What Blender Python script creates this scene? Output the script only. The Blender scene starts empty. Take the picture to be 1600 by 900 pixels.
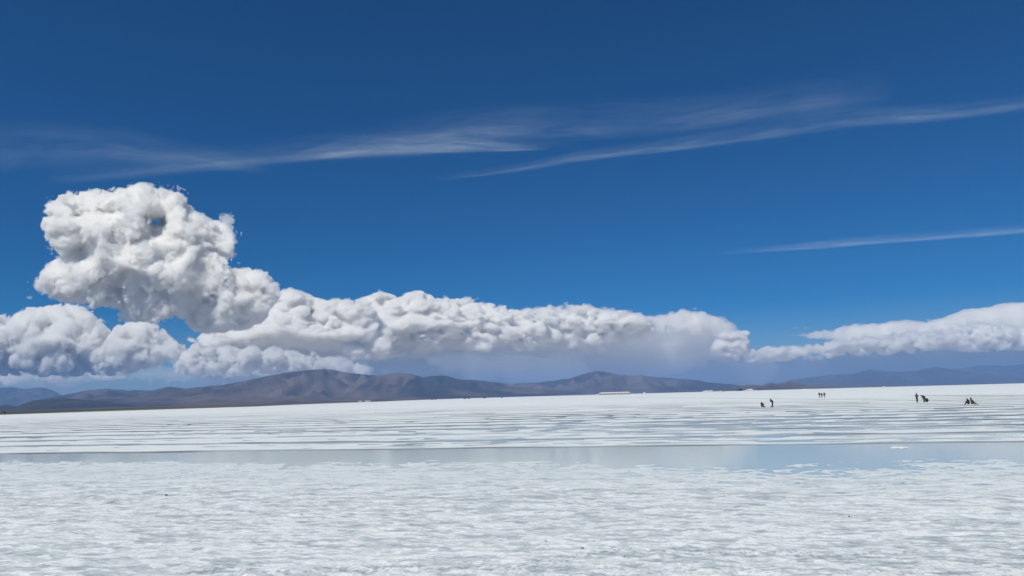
import bpy, bmesh, math, random
import numpy as np
from mathutils import Vector, Matrix, Euler

C = bpy.context.scene.collection
SC = bpy.context.scene
R = math.radians

# ------------------------------------------------------------------ camera
F_PX, W_PX, H_PX = 1155.0, 1600.0, 900.0
CAM_H = 3.1
cam_d = bpy.data.cameras.new('camera')
cam_d.sensor_width = 36.0
cam_d.lens = 36.0 * F_PX / W_PX
cam_d.clip_start = 0.1
cam_d.clip_end = 400000.0
cam = bpy.data.objects.new('camera', cam_d)
C.objects.link(cam)
cam.location = (0, 0, CAM_H)
PITCH, ROLL = R(8.34), R(1.55)
CAM_M = (Matrix.Rotation(PITCH, 3, 'X') @ Matrix.Rotation(R(90), 3, 'X') @ Matrix.Rotation(-ROLL, 3, 'Z'))
cam.rotation_euler = CAM_M.to_euler()
SC.camera = cam
CM = np.array(CAM_M)


def rays(px, py):
    px = np.asarray(px, float); py = np.asarray(py, float)
    d = np.stack([(px - W_PX / 2) / F_PX, -(py - H_PX / 2) / F_PX, -np.ones_like(px)], -1)
    return d @ CM.T


def at(px, py, Y):
    """point seen at pixel (px, py), at forward distance Y"""
    r = rays(px, py)
    return r * (Y / r[..., 1:2]) + np.array([0, 0, CAM_H])


def ground(px, py, z=0.0):
    r = rays(px, py)
    return r * ((z - CAM_H) / r[..., 2:3]) + np.array([0, 0, CAM_H])


# ------------------------------------------------------------------ sky, sun, exposure
SUN_EL, SUN_AZ = R(55), R(-148)          # azimuth from +Y towards +X
world = bpy.data.worlds.new('World')
SC.world = world
world.use_nodes = True
wn = world.node_tree
sky = wn.nodes.new('ShaderNodeTexSky')
sky.sky_type = 'NISHITA'
sky.sun_disc = False
sky.sun_elevation = SUN_EL
sky.sun_rotation = SUN_AZ
sky.altitude = 3400
sky.air_density = 1.0
sky.dust_density = 0.0
sky.ozone_density = 2.2
bg = wn.nodes['Background']
hs = wn.nodes.new('ShaderNodeHueSaturation')
hs.inputs['Saturation'].default_value = 1.70
hs.inputs['Hue'].default_value = 0.505
hs.inputs['Value'].default_value = 0.76
wn.links.new(sky.outputs[0], hs.inputs['Color'])
wn.links.new(hs.outputs[0], bg.inputs[0])
bg.inputs[1].default_value = 0.10
sun_d = bpy.data.lights.new('sun', 'SUN')
sun_d.energy = 5.0
sun_d.angle = R(0.53)
sun_d.color = (0.985, 0.98, 0.91)
sun = bpy.data.objects.new('sun', sun_d)
C.objects.link(sun)
sdir = Vector((math.sin(SUN_AZ) * math.cos(SUN_EL), math.cos(SUN_AZ) * math.cos(SUN_EL), math.sin(SUN_EL)))
sun.rotation_euler = sdir.to_track_quat('Z', 'Y').to_euler()
SC.view_settings.view_transform = 'Standard'
SC.view_settings.look = 'None'
SC.view_settings.exposure = -0.27
SC.view_settings.gamma = 1.0
cy = SC.cycles
cy.max_bounces = 34
cy.diffuse_bounces = 3
cy.glossy_bounces = 3
cy.transmission_bounces = 4
cy.volume_bounces = 32
cy.transparent_max_bounces = 24
cy.use_denoising = True
cy.sample_clamp_indirect = 8.0
cy.volume_max_steps = 64


# ------------------------------------------------------------------ helpers
def tag(o, label=None, cat=None, group=None, kind=None):
    if label: o['label'] = label
    if cat: o['category'] = cat
    if group: o['group'] = group
    if kind: o['kind'] = kind
    return o


def np_mesh(name, v, f, mat=None, parent=None, smooth=True):
    """f: (n,4) or (n,3) int array"""
    me = bpy.data.meshes.new(name)
    n, k = f.shape
    me.vertices.add(len(v)); me.loops.add(n * k); me.polygons.add(n)
    me.vertices.foreach_set('co', np.ascontiguousarray(v, np.float32).ravel())
    me.loops.foreach_set('vertex_index', np.ascontiguousarray(f, np.int32).ravel())
    me.polygons.foreach_set('loop_start', np.arange(0, n * k, k, dtype=np.int32))
    me.polygons.foreach_set('loop_total', np.full(n, k, np.int32))
    if smooth:
        me.polygons.foreach_set('use_smooth', np.ones(n, bool))
    me.update(calc_edges=True)
    if mat: me.materials.append(mat)
    o = bpy.data.objects.new(name, me)
    C.objects.link(o)
    if parent: o.parent = parent
    return o


def bspline_mat(n_out, scale, n_lat, off):
    t = np.arange(n_out) / scale + off
    i = np.floor(t).astype(int); u = t - i
    w = [(1 - u) ** 3 / 6, (3 * u ** 3 - 6 * u ** 2 + 4) / 6, (-3 * u ** 3 + 3 * u ** 2 + 3 * u + 1) / 6, u ** 3 / 6]
    M = np.zeros((n_out, n_lat), np.float32)
    for k in range(4):
        M[np.arange(n_out), i + k] += w[k]
    return M


def noise3(shape, cell, rng, aniso=(1, 1, 1)):
    """smooth value noise on a grid, about -1..1; cell = lattice cell in voxels"""
    Ms, nl = [], []
    for n, a in zip(shape, aniso):
        c = cell * a
        l = int(n / c) + 6
        nl.append(l)
        Ms.append(bspline_mat(n, c, l, rng.random()))
    lat = (rng.random(nl, dtype=np.float32) * 2 - 1) * 2.4
    a = np.tensordot(Ms[0], lat, (1, 0))
    a = np.tensordot(a, Ms[1], (1, 1))          # x,z,y
    a = np.tensordot(a, Ms[2], (1, 1))          # x,y,z
    return a


def surface_nets(Fd, vox, org):
    """Fd > 0 inside"""
    nx, ny, nz = Fd.shape
    ins = Fd > 0
    cnt = np.zeros((nx - 1, ny - 1, nz - 1), np.uint8)
    for a in (0, 1):
        for b in (0, 1):
            for c in (0, 1):
                cnt += ins[a:nx - 1 + a, b:ny - 1 + b, c:nz - 1 + c]
    act = (cnt > 0) & (cnt < 8)
    ci, cj, ck = np.nonzero(act)
    idx = np.full(act.shape, -1, np.int32)
    idx[ci, cj, ck] = np.arange(len(ci))
    acc = np.zeros((len(ci), 3), np.float32); num = np.zeros(len(ci), np.float32)
    corners = [(a, b, c) for a in (0, 1) for b in (0, 1) for c in (0, 1)]
    for a in corners:
        for ax in range(3):
            if a[ax]: continue
            b = list(a); b[ax] = 1
            va = Fd[ci + a[0], cj + a[1], ck + a[2]]; vb = Fd[ci + b[0], cj + b[1], ck + b[2]]
            m = (va > 0) != (vb > 0)
            t = np.where(m, va / np.where(m, va - vb, 1), 0)
            p = np.empty((len(ci), 3), np.float32)
            for q in range(3):
                p[:, q] = a[q]
            p[:, ax] = t
            acc += p * m[:, None]; num += m
    v = (np.stack([ci, cj, ck], 1) + acc / num[:, None]) * vox + org
    quads = []
    for ax in range(3):
        sl0 = [slice(None)] * 3; sl1 = [slice(None)] * 3
        sl0[ax] = slice(0, -1); sl1[ax] = slice(1, None)
        A = ins[tuple(sl0)]; B = ins[tuple(sl1)]
        ch = np.argwhere(A != B)
        u, w = [(1, 2), (2, 0), (0, 1)][ax]
        ok = (ch[:, u] > 0) & (ch[:, w] > 0) & (ch[:, u] < Fd.shape[u] - 1) & (ch[:, w] < Fd.shape[w] - 1)
        ch = ch[ok]
        inside = A[ch[:, 0], ch[:, 1], ch[:, 2]]
        eu = np.zeros(3, int); eu[u] = 1
        ew = np.zeros(3, int); ew[w] = 1
        q = [ch - eu - ew, ch - ew, ch, ch - eu]
        q = np.stack([idx[k[:, 0], k[:, 1], k[:, 2]] for k in q], 1)
        q = np.where(inside[:, None], q, q[:, ::-1])
        quads.append(q)
    return v, np.concatenate(quads)


def poly_sdf(poly, X, Z):
    """signed distance (inside > 0) of points to a polygon, 2D arrays"""
    P = np.asarray(poly, float)
    d2 = np.full(X.shape, 1e30); s = np.zeros(X.shape, bool)
    for k in range(len(P)):
        a = P[k]; b = P[(k + 1) % len(P)]
        e = b - a
        t = np.clip(((X - a[0]) * e[0] + (Z - a[1]) * e[1]) / max(e @ e, 1e-9), 0, 1)
        d2 = np.minimum(d2, (X - a[0] - t * e[0]) ** 2 + (Z - a[1] - t * e[1]) ** 2)
        c = (a[1] > Z) != (b[1] > Z)
        if e[1] != 0:
            s ^= c & (X < a[0] + (Z - a[1]) / e[1] * e[0])
    return np.where(s, 1, -1) * np.sqrt(d2)


# ------------------------------------------------------------------ clouds
def volume_mat(name, color, density, aniso=0.0):
    m = bpy.data.materials.new(name)
    m.use_nodes = True
    nt = m.node_tree
    nt.nodes.remove(nt.nodes['Principled BSDF'])
    pv = nt.nodes.new('ShaderNodeVolumePrincipled')
    pv.inputs['Color'].default_value = (*color, 1)
    pv.inputs['Density'].default_value = density
    pv.inputs['Anisotropy'].default_value = aniso
    nt.links.new(pv.outputs[0], nt.nodes['Material Output'].inputs['Volume'])
    m.cycles.homogeneous_volume = True
    return m


def cloud(name, polys, D, depth_px, mat, seed, vox_px=1.25, rmax_px=26, n_blob=160, holes=(),
          amp=(5.5, 3.6, 3.3, 2.9, 2.2), cells=(34, 18, 9, 5, 2.8), aniso=(1, 1, 1), ypos=0.0, rmin_px=5, fringe=1.5, fringe_mat=None, hole_r=0, floor=None, core_in=5):
    """a cumulus: lumps packed inside the outline at random depths, roughened, then skinned"""
    rng = np.random.default_rng(seed)
    s = D / F_PX                                 # metres per pixel at the plane y = D
    polys = [at(np.array(p)[:, 0], np.array(p)[:, 1], D)[:, [0, 2]] for p in polys]
    holes = [at(np.array(p)[:, 0], np.array(p)[:, 1], D)[:, [0, 2]] for p in holes]
    allp = np.concatenate(polys)
    mg = 14 * s; mgy = 34 * s
    x0, z0 = allp.min(0) - mg; x1, z1 = allp.max(0) + mg
    vox = vox_px * s
    dy = depth_px * s
    nx, nz, ny = int((x1 - x0) / vox), int((z1 - z0) / vox), int((2 * dy + 2 * mgy) / vox)
    y0 = D + ypos * s - dy - mgy
    xs = x0 + np.arange(nx) * vox; zs = z0 + np.arange(nz) * vox; ys = y0 + np.arange(ny) * vox
    X, Z = np.meshgrid(xs, zs, indexing='ij')
    sd = np.full(X.shape, -1e9)
    for p in polys: sd = np.maximum(sd, poly_sdf(p, X, Z))
    for p in holes: sd = np.minimum(sd, -poly_sdf(p, X, Z))
    Fd = np.full((nx, ny, nz), -12 * s, np.float32)
    ii, kk = np.nonzero(sd > rmin_px * s * 0.8)
    order = rng.permutation(len(ii))
    placed = []
    k = 0
    for o in order:
        if len(placed) >= n_blob: break
        i, q = ii[o], kk[o]
        r = min(sd[i, q] * rng.uniform(0.85, 1.05), rmax_px * s * rng.uniform(0.55, 1.0))
        if r < rmin_px * s: r = rmin_px * s
        cx, cz = xs[i], zs[q]
        wdt = max(0.0, min(1.0, sd[i, q] / (rmax_px * s)))
        cyy = D + ypos * s + rng.uniform(-1, 1) * max(0.0, dy - r) * (0.35 + 0.65 * wdt)
        close = sum(1 for b in placed if (b[0] - cx) ** 2 + (b[1] - cyy) ** 2 + (b[2] - cz) ** 2 < (0.55 * min(b[3], r)) ** 2)
        if close: continue
        placed.append((cx, cyy, cz, r))
    # a core that closes the gaps between the lumps
    yy = np.abs(ys - (D + ypos * s))[None, :, None]
    Fd = np.maximum(Fd, (sd[:, None, :] * 0.9 - core_in * s - yy * 0.8 * (rmax_px / depth_px + 0.35)).astype(np.float32))
    for cx, cyy, cz, r in placed:
        m = 1.5 * r + 8 * s
        a0, a1 = np.clip([int((cx - m - x0) / vox), int((cx + m - x0) / vox) + 1], 0, nx)
        b0, b1 = np.clip([int((cyy - m - y0) / vox), int((cyy + m - y0) / vox) + 1], 0, ny)
        c0, c1 = np.clip([int((cz - m - z0) / vox), int((cz + m - z0) / vox) + 1], 0, nz)
        if a1 <= a0 or b1 <= b0 or c1 <= c0: continue
        dx = (xs[a0:a1] - cx)[:, None, None]; dyy = (ys[b0:b1] - cyy)[None, :, None]; dz = (zs[c0:c1] - cz)[None, None, :]
        f = (r - np.sqrt(dx * dx + dyy * dyy * 0.9 + dz * dz * 1.15)).astype(np.float32)
        g = Fd[a0:a1, b0:b1, c0:c1]
        kr = 0.25 * r
        h = np.clip(0.5 + 0.5 * (g - f) / kr, 0, 1)
        Fd[a0:a1, b0:b1, c0:c1] = f + (g - f) * h + kr * h * (1 - h)
    # billows: outward bumps with creases between them
    rough_ = np.clip(1.0 + 0.55 * noise3((nx, ny, nz), 30 / vox_px, rng), 0.45, 1.35)
    for a, c in zip(amp, cells):
        cv = c / vox_px
        n = noise3((nx, ny, nz), cv, rng, aniso)
        if c < 10: n = n * rough_
        if c > 20: Fd += (a * s) * n
        elif c < 3.2: Fd += (a * s) * (0.8 * n + 0.6 * np.abs(n) - 0.2)
        else:
            Fd += (a * s) * (np.abs(n) * 1.7 - 0.56)
            if c > 12: Fd += (a * s) * 0.8 * noise3((nx, ny, nz), cv * 0.8, rng, aniso)
    # never outgrow the traced outline by more than a little; keep the base flat
    Fd = np.minimum(Fd, (sd[:, None, :] + 3.0 * s + 3.0 * s * noise3((nx, ny, nz), 5 / vox_px, rng)).astype(np.float32))
    if floor is not None:
        Fd = np.minimum(Fd, (zs - floor)[None, None, :].astype(np.float32))
    Fd[0] = Fd[-1] = -1; Fd[:, 0] = Fd[:, -1] = -1; Fd[:, :, 0] = Fd[:, :, -1] = -1
    v, f = surface_nets(Fd, vox, np.array([x0, y0, z0]))
    # the cloud's depth axis runs along the line of sight to its middle
    mx_, mz_ = (x0 + x1) / 2 / D, ((z0 + z1) / 2 - CAM_H) / D
    def lean(v):
        v = v.copy(); dd = v[:, 1] - D
        v[:, 0] += dd * mx_; v[:, 2] += dd * mz_
        return v
    v = lean(v)
    c = v.mean(0)
    o = np_mesh(name, v - c, f, mat)
    o.location = c
    if fringe:
        Fd = Fd + fringe * s * (1.0 + 0.9 * noise3((nx, ny, nz), 12 / vox_px, rng)) + fringe * s * 0.5 * noise3((nx, ny, nz), 4 / vox_px, rng)
        Fd[0] = Fd[-1] = -1; Fd[:, 0] = Fd[:, -1] = -1; Fd[:, :, 0] = Fd[:, :, -1] = -1
        v, f = surface_nets(Fd, vox, np.array([x0, y0, z0]))
        np_mesh('wispy_fringe', lean(v) - c, f, fringe_mat, o)
    return o

# ------------------------------------------------------------------ materials
def new_mat(name):
    m = bpy.data.materials.new(name); m.use_nodes = True
    nt = m.node_tree
    return m, nt, nt.nodes['Principled BSDF']


def N(nt, kind, **kw):
    n = nt.nodes.new(kind)
    for k, v in kw.items():
        if k in n.inputs.keys(): n.inputs[k].default_value = v
        else: setattr(n, k, v)
    return n


def mixc(nt, fac, a, b):
    n = nt.nodes.new('ShaderNodeMix'); n.data_type = 'RGBA'
    for s, v in ((n.inputs[0], fac), (n.inputs[6], a), (n.inputs[7], b)):
        if isinstance(v, (tuple, list)): s.default_value = (*v, 1)
        elif isinstance(v, (int, float)): s.default_value = v
        else: nt.links.new(v, s)
    return n.outputs[2]


def math_n(nt, op, a, b=0.0, clamp=False):
    n = nt.nodes.new('ShaderNodeMath'); n.operation = op; n.use_clamp = clamp
    for s, v in ((n.inputs[0], a), (n.inputs[1], b)):
        if isinstance(v, (int, float)): s.default_value = v
        else: nt.links.new(v, s)
    return n.outputs[0]


def ramp(nt, fac, stops):
    n = nt.nodes.new('ShaderNodeValToRGB')
    e = n.color_ramp.elements
    while len(e) < len(stops): e.new(0.5)
    for el, (p, c) in zip(e, stops):
        el.position = p
        el.color = (c, c, c, 1) if isinstance(c, (int, float)) else (*c, 1)
    nt.links.new(fac, n.inputs[0])
    return n.outputs[0]


def noise_t(nt, vec, scale, detail=4, rough=0.55, dist=0.0):
    n = nt.nodes.new('ShaderNodeTexNoise')
    n.inputs['Scale'].default_value = scale; n.inputs['Detail'].default_value = detail
    n.inputs['Roughness'].default_value = rough; n.inputs['Distortion'].default_value = dist
    if vec is not None: nt.links.new(vec, n.inputs['Vector'])
    return n.outputs[0]


def mapped(nt, scale=(1, 1, 1), rot=0.0, uv=False):
    tc = nt.nodes.new('ShaderNodeTexCoord'); mp = nt.nodes.new('ShaderNodeMapping')
    mp.inputs['Scale'].default_value = scale
    mp.inputs['Rotation'].default_value = (0, 0, rot)
    nt.links.new(tc.outputs['UV' if uv else 'Object'], mp.inputs[0])
    return mp.outputs[0]


def plain_mat(name, col, rough=0.8, var=0.15, scale=3.0, metal=0.0):
    m, nt, p = new_mat(name)
    n = noise_t(nt, mapped(nt), scale, 4)
    d = tuple(c * (1 - var) for c in col); l = tuple(min(1, c * (1 + var)) for c in col)
    nt.links.new(mixc(nt, n, d, l), p.inputs['Base Color'])
    p.inputs['Roughness'].default_value = rough; p.inputs['Metallic'].default_value = metal
    return m


# 2-D noise at scattered points
def vnoise(x, y, seed):
    rng = np.random.default_rng(seed)
    T = (rng.random((256, 256), dtype=np.float32) * 2 - 1) * 1.9
    i = np.floor(x).astype(np.int64); j = np.floor(y).astype(np.int64)
    u = (x - i).astype(np.float32); v = (y - j).astype(np.float32)
    def w(t): return ((1 - t) ** 3 / 6, (3 * t ** 3 - 6 * t ** 2 + 4) / 6, (-3 * t ** 3 + 3 * t ** 2 + 3 * t + 1) / 6, t ** 3 / 6)
    wu, wv = w(u), w(v)
    out = np.zeros(x.shape, np.float32)
    for a in range(4):
        for b in range(4):
            out += wu[a] * wv[b] * T[(i + a) & 255, (j + b) & 255]
    return out


def sstep(a, b, x):
    t = np.clip((x - a) / (b - a), 0, 1)
    return t * t * (3 - 2 * t)


# ------------------------------------------------------------------ the salt flat
# rows run parallel to the harvesting furrows, whose normal points PHI to the right of +Y
PHI = R(12.0)
nrm = np.array([math.sin(PHI), math.cos(PHI)]); tan_d = np.array([math.cos(PHI), -math.sin(PHI)])
S1, SP = 45.0, 9.3
edge_px = np.array([(-700, 672), (-300, 658), (0, 648.2), (200, 641.6), (400, 635.2), (600, 627.3), (800, 620.25), (1000, 614.75), (1200, 609.35), (1400, 603.9), (1600, 598.5), (2000, 587.8), (2500, 574.3)])
ge = ground(edge_px[:, 0], edge_px[:, 1])
ge_az = np.arctan2(ge[:, 0], ge[:, 1]); ge_r = np.minimum(np.hypot(ge[:, 0], ge[:, 1]), 4200)


def edge_radius(az):
    return np.interp(az, ge_az, ge_r)


def salt_height(s, t):
    """height and mud/wet masks; water stands at z = 0"""
    wx = s * nrm[0] + t * tan_d[0]
    # crust relief in the foreground
    q = 1.0 + 0.25 * vnoise(t / 3.0, s / 3.0, 1)
    wv = 0.10 * vnoise(t / 0.9, s / 0.9, 2)
    n1 = vnoise(t / 1.15 + wv, s / 0.85 + wv, 3)
    n2 = vnoise(t / 0.42 + wv, s / 0.32, 4)
    n3 = vnoise(t / 0.21, s / 0.17, 5)
    n4 = vnoise(t / 0.085, s / 0.06, 6)
    big = vnoise(t / 7.0, s / 4.0, 7)
    near = sstep(60, 20, s)
    sc = np.interp(s, [8, 14, 26, 40], [0.8, 1.0, 1.9, 3.0])
    st = 0.7 * vnoise(t / 0.25 + wv, s / 0.105, 41) + 0.5 * vnoise(t / 0.13, s / 0.055, 42) * sstep(34, 18, s) + 0.7 * vnoise(t / 0.72, s / 0.27, 43) * sstep(12, 30, s) + 0.08 * n1
    hol = sstep(0.08, 0.36, st) * np.clip(0.85 + 0.25 * vnoise(t / 5.0, s / 3.5, 44), 0, 1)
    st2 = 0.6 * vnoise(t / 0.17 + 2 * wv, s / 0.07 + 3 * wv, 46) * sstep(30, 16, s) + 0.7 * vnoise(t / 0.42 + 2 * wv, s / 0.16 + 3 * wv, 48)
    hol = np.clip(0.62 * hol + 0.55 * sstep(0.16, 0.34, st2), 0, 1)
    rel = -0.013 * hol + 0.010 * n1 + 0.014 * (1 - 2 * np.abs(n2)) * q + near * (0.009 * (1 - 2 * np.abs(n3)) + 0.0035 * n4) + 0.008 * big
    left = sstep(4, -16, wx)
    pool_edge = 33.0 - 0.10 * wx + 1.6 * vnoise(t / 6.0, s / 6.0, 9)
    mean = np.interp(s - (pool_edge - 33.0), [0, 14, 20, 24, 28, 31, 34, 36, 38.5, 45], [0.050, 0.046, 0.041, 0.033, 0.019, 0.009, 0.000, -0.011, -0.030, -0.045])
    mean = mean - 0.012 * left * sstep(34, 28, s)
    h = mean + rel * np.interp(s, [0, 30, 37, 45], [1.0, 0.9, 0.55, 0.4])
    # little tracks of disturbed crust at the very bottom of the view
    h += 0.004 * near * np.abs(vnoise(t / 0.05, s / 0.05, 30)) * sstep(15.5, 13.0, s + 0.25 * np.abs(t))
    mud_shade = np.zeros_like(h)
    # furrow beds
    k = np.floor((s - S1) / SP)
    fr = s - S1 - k * SP
    amp = np.where(vnoise(t / 15.0, k * 7.3 + 0.5, 11) > -0.75, 1.0, 0.12) * (0.8 + 0.35 * vnoise(t / 3.0, k * 3.1, 12))
    amp = np.clip(amp, 0.05, 1.4) * np.interp(s, [100, 160, 220, 300], [1.0, 0.9, 0.5, 0.0])
    bed = 0.050 * amp * np.exp(-fr / 0.35) + np.interp(fr, [0, 1.0, 2.5, 7.6, 9.3], [0.002, -0.001, -0.003, -0.006, -0.035])
    dry = np.interp(s, [45, 90, 115, 135, 160], [0.002, 0.006, 0.011, 0.022, 0.03]) + 0.006 * left
    bed = bed + dry + 0.005 * vnoise(t / 6.0, s / 1.6, 13) + 0.010 * vnoise(t / 1.1, s / 0.45, 14)
    far = sstep(110, 150, s)
    # beyond the beds: nearly flat dry crust
    b2 = bed * (1 - far) + far * (0.035 + 0.05 * amp * np.exp(-fr / 1.1))
    return np.where(s >= S1, b2, h), np.clip(hol, 0, 1), amp


def make_salt():
    th = np.concatenate([np.radians(np.linspace(-75, -53, 40, endpoint=False)), np.radians(np.linspace(-53, 27, 1250)), np.radians(np.linspace(27, 60, 60))[1:]])
    # signed angle from the furrow normal, positive to the right
    rows = [7.0]
    while rows[-1] < S1 - 0.5:
        s = rows[-1]
        rows.append(s + max(0.028, min(s * s / 3580 * 0.62, 0.45)))
    rows = [r for r in rows if r < S1 - 1.4]
    face = []
    k = 0
    while S1 + k * SP < 290:
        s = S1 + k * SP
        ww = min(1.3, 0.3 + (s - S1) * 0.016)
        face += [(s - ww, 5), (s - ww * 0.75, 4), (s - ww * 0.4, 3), (s - 0.10, 1), (s - 0.02, 1), (s + 0.02, 2), (s + 0.10, 0), (s + 0.3, 0), (s + 0.6, 0), (s + 1.0, 0)]
        step = max(0.3, min(s * s / 3580 * 0.8, 2.2))
        a = s + 1.0 + step
        while a < s + SP - 1.3 - step * 0.6:
            face.append((a, 0)); a += step
        k += 1
    sv = np.array(rows + [f[0] for f in face])
    fl = np.array([0] * len(rows) + [f[1] for f in face])
    s_last = sv[-1]
    az = th + PHI
    s_end = edge_radius(az) * np.cos(th)
    nf = 70
    u = np.linspace(0, 1, nf + 1)[1:]
    S = np.repeat(sv[:, None], len(th), 1)
    inv = 1 / s_last + (1 / np.maximum(s_end, s_last + 20)[None, :] - 1 / s_last) * u[:, None]
    S = np.concatenate([S, 1 / inv], 0)
    fl = np.concatenate([fl, np.zeros(nf, int)])
    Tn = S * np.tan(th)[None, :]
    wob = 0.55 * vnoise(Tn / 22.0, np.floor((S - S1) / SP + 0.5) * 5.7, 21) + 0.22 * vnoise(Tn / 4.0, np.floor((S - S1) / SP + 0.5) * 3.3, 22)
    wob = wob * sstep(40, 45, S) * sstep(400, 280, S)
    # S and wobble: heights use the straight coordinate, positions the wobbled one
    H, REL, amp = salt_height(S, Tn)
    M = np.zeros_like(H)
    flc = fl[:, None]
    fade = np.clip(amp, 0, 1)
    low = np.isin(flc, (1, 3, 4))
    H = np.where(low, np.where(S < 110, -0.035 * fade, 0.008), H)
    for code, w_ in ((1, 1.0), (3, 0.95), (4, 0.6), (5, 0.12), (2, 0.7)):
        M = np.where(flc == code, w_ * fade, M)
    X = (S + wob) * nrm[0] + Tn * tan_d[0]; Y = (S + wob) * nrm[1] + Tn * tan_d[1]
    # two faint vehicle tracks leading away across the dry crust
    for x0, w, a, y_lo, y_hi in ((85.0, 1.5, 0.55, 138, 700), (118.0, 2.2, 0.9, 120, 236)):
        xc = x0 + 1.2 * vnoise(Y / 60.0, Y * 0 + x0, 31) - (0.10 * (Y - 163) if x0 > 100 else 0) * -1.0
        d = np.abs(X - xc)
        g = np.exp(-(d / w) ** 2) * sstep(y_lo - 12, y_lo + 12, Y) * sstep(y_hi * 1.05, y_hi * 0.95, Y)
        M = np.maximum(M, a * g); H = H - 0.05 * g
    deep = np.where(S < 40, np.interp(H, [-0.012, 0.004, 0.03], [1.0, 0.6, 0.0]) * sstep(22, 30, S), sstep(0.012, -0.006, H)) * sstep(220, 150, S)
    # a faint line of broken, dirty crust across the bottom of the view
    arc = ground(np.array([300, 560, 700, 800, 880, 940, 965, 1010, 1100, 1300, 1450]), np.array([898, 895, 890, 893, 880, 867, 861, 867, 864, 872, 868.]))
    near_r = S[:, 0] < 18
    Xs, Ys = X[near_r], Y[near_r]
    dmin = np.full(Xs.shape, 9.0)
    for a_, b_ in zip(arc[:-1], arc[1:]):
        e_ = b_[:2] - a_[:2]; tt = np.clip(((Xs - a_[0]) * e_[0] + (Ys - a_[1]) * e_[1]) / (e_ @ e_), 0, 1)
        dmin = np.minimum(dmin, np.hypot(Xs - a_[0] - tt * e_[0], Ys - a_[1] - tt * e_[1]))
    speck = sstep(0.30, 0.42, vnoise(Xs / 0.045, Ys / 0.06, 51)) * sstep(0.55, 0.1, dmin + 0.12 * vnoise(Xs / 0.4, Ys / 0.4, 52))
    speck = np.maximum(speck, 0.8 * sstep(0.50, 0.60, vnoise(Xs / 0.035, Ys / 0.05, 53)) * sstep(15.5, 12.5, Ys))
    M[near_r] = np.maximum(M[near_r], 0.38 * speck)
    wet = np.where(S < 42, np.clip(REL * 0.9 + 0.25 * sstep(23, 32, S), 0, 1), 0.0) * (1 - 0.8 * deep)
    v = np.stack([X, Y, H], -1).reshape(-1, 3)
    nr, nc = S.shape
    idx = np.arange(nr * nc).reshape(nr, nc)
    f = np.stack([idx[:-1, :-1], idx[:-1, 1:], idx[1:, 1:], idx[1:, :-1]], -1).reshape(-1, 4)
    m, nt, p = new_mat('salt_crust')
    vec = mapped(nt)
    at1 = N(nt, 'ShaderNodeAttribute', attribute_name='mud_shade').outputs['Fac']
    at2 = N(nt, 'ShaderNodeAttribute', attribute_name='wet').outputs['Fac']
    patch = noise_t(nt, mapped(nt, (1, 2.2, 1), 0.2), 0.35, 6, 0.6)
    fine = noise_t(nt, vec, 9.0, 5, 0.65)
    grit = noise_t(nt, vec, 55.0, 3, 0.6)
    dry = mixc(nt, ramp(nt, patch, [(0.3, 0.0), (0.7, 1.0)]), (0.68, 0.70, 0.70), (0.78, 0.795, 0.785))
    dry = mixc(nt, math_n(nt, 'MULTIPLY', ramp(nt, fine, [(0.36, 1.0), (0.52, 0.0)]), 0.55), dry, (0.42, 0.425, 0.43))
    dry = mixc(nt, math_n(nt, 'MULTIPLY', ramp(nt, grit, [(0.34, 1.0), (0.44, 0.0)]), 0.5), dry, (0.28, 0.28, 0.28))
    wetc = mixc(nt, fine, (0.25, 0.29, 0.305), (0.38, 0.425, 0.44))
    at3 = N(nt, 'ShaderNodeAttribute', attribute_name='deep').outputs['Fac']
    col = mixc(nt, at2, dry, wetc)
    col = mixc(nt, at3, col, (0.62, 0.67, 0.685))
    col = mixc(nt, at1, col, (0.04, 0.058, 0.08))  # dark mud, with the shade of the furrow bank faces painted in
    nt.links.new(col, p.inputs['Base Color'])
    p.inputs['Roughness'].default_value = 0.75
    p.inputs['Specular IOR Level'].default_value = 0.25
    b = N(nt, 'ShaderNodeBump'); b.inputs['Distance'].default_value = 0.02; b.inputs['Strength'].default_value = 0.6
    nt.links.new(math_n(nt, 'ADD', fine, math_n(nt, 'MULTIPLY', grit, 0.25)), b.inputs['Height'])
    nt.links.new(b.outputs[0], p.inputs['Normal'])
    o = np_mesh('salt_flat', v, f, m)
    for nm, arr in (('mud_shade', M), ('wet', wet), ('deep', deep)):
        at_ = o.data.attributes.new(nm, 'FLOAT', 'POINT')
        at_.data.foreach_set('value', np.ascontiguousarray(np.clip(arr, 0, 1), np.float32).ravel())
    tag(o, kind='structure')
    # plain crust all round, below the modelled one
    ang = np.linspace(-math.pi, math.pi, 361)[:-1]
    rr = np.interp(ang, ge_az, ge_r, left=1500, right=3500)
    rr = np.minimum(rr, 4200) * 0.999
    vv = np.concatenate([[[0, 0, -0.16]], np.stack([np.sin(ang) * rr, np.cos(ang) * rr, np.full(360, -0.16)], 1)])
    i = np.arange(360)
    ff = np.stack([np.zeros(360, int), 1 + (i + 1) % 360, 1 + i], 1)
    tag(np_mesh('salt_bed', vv, ff, m, smooth=False), kind='structure')


make_salt()

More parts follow.
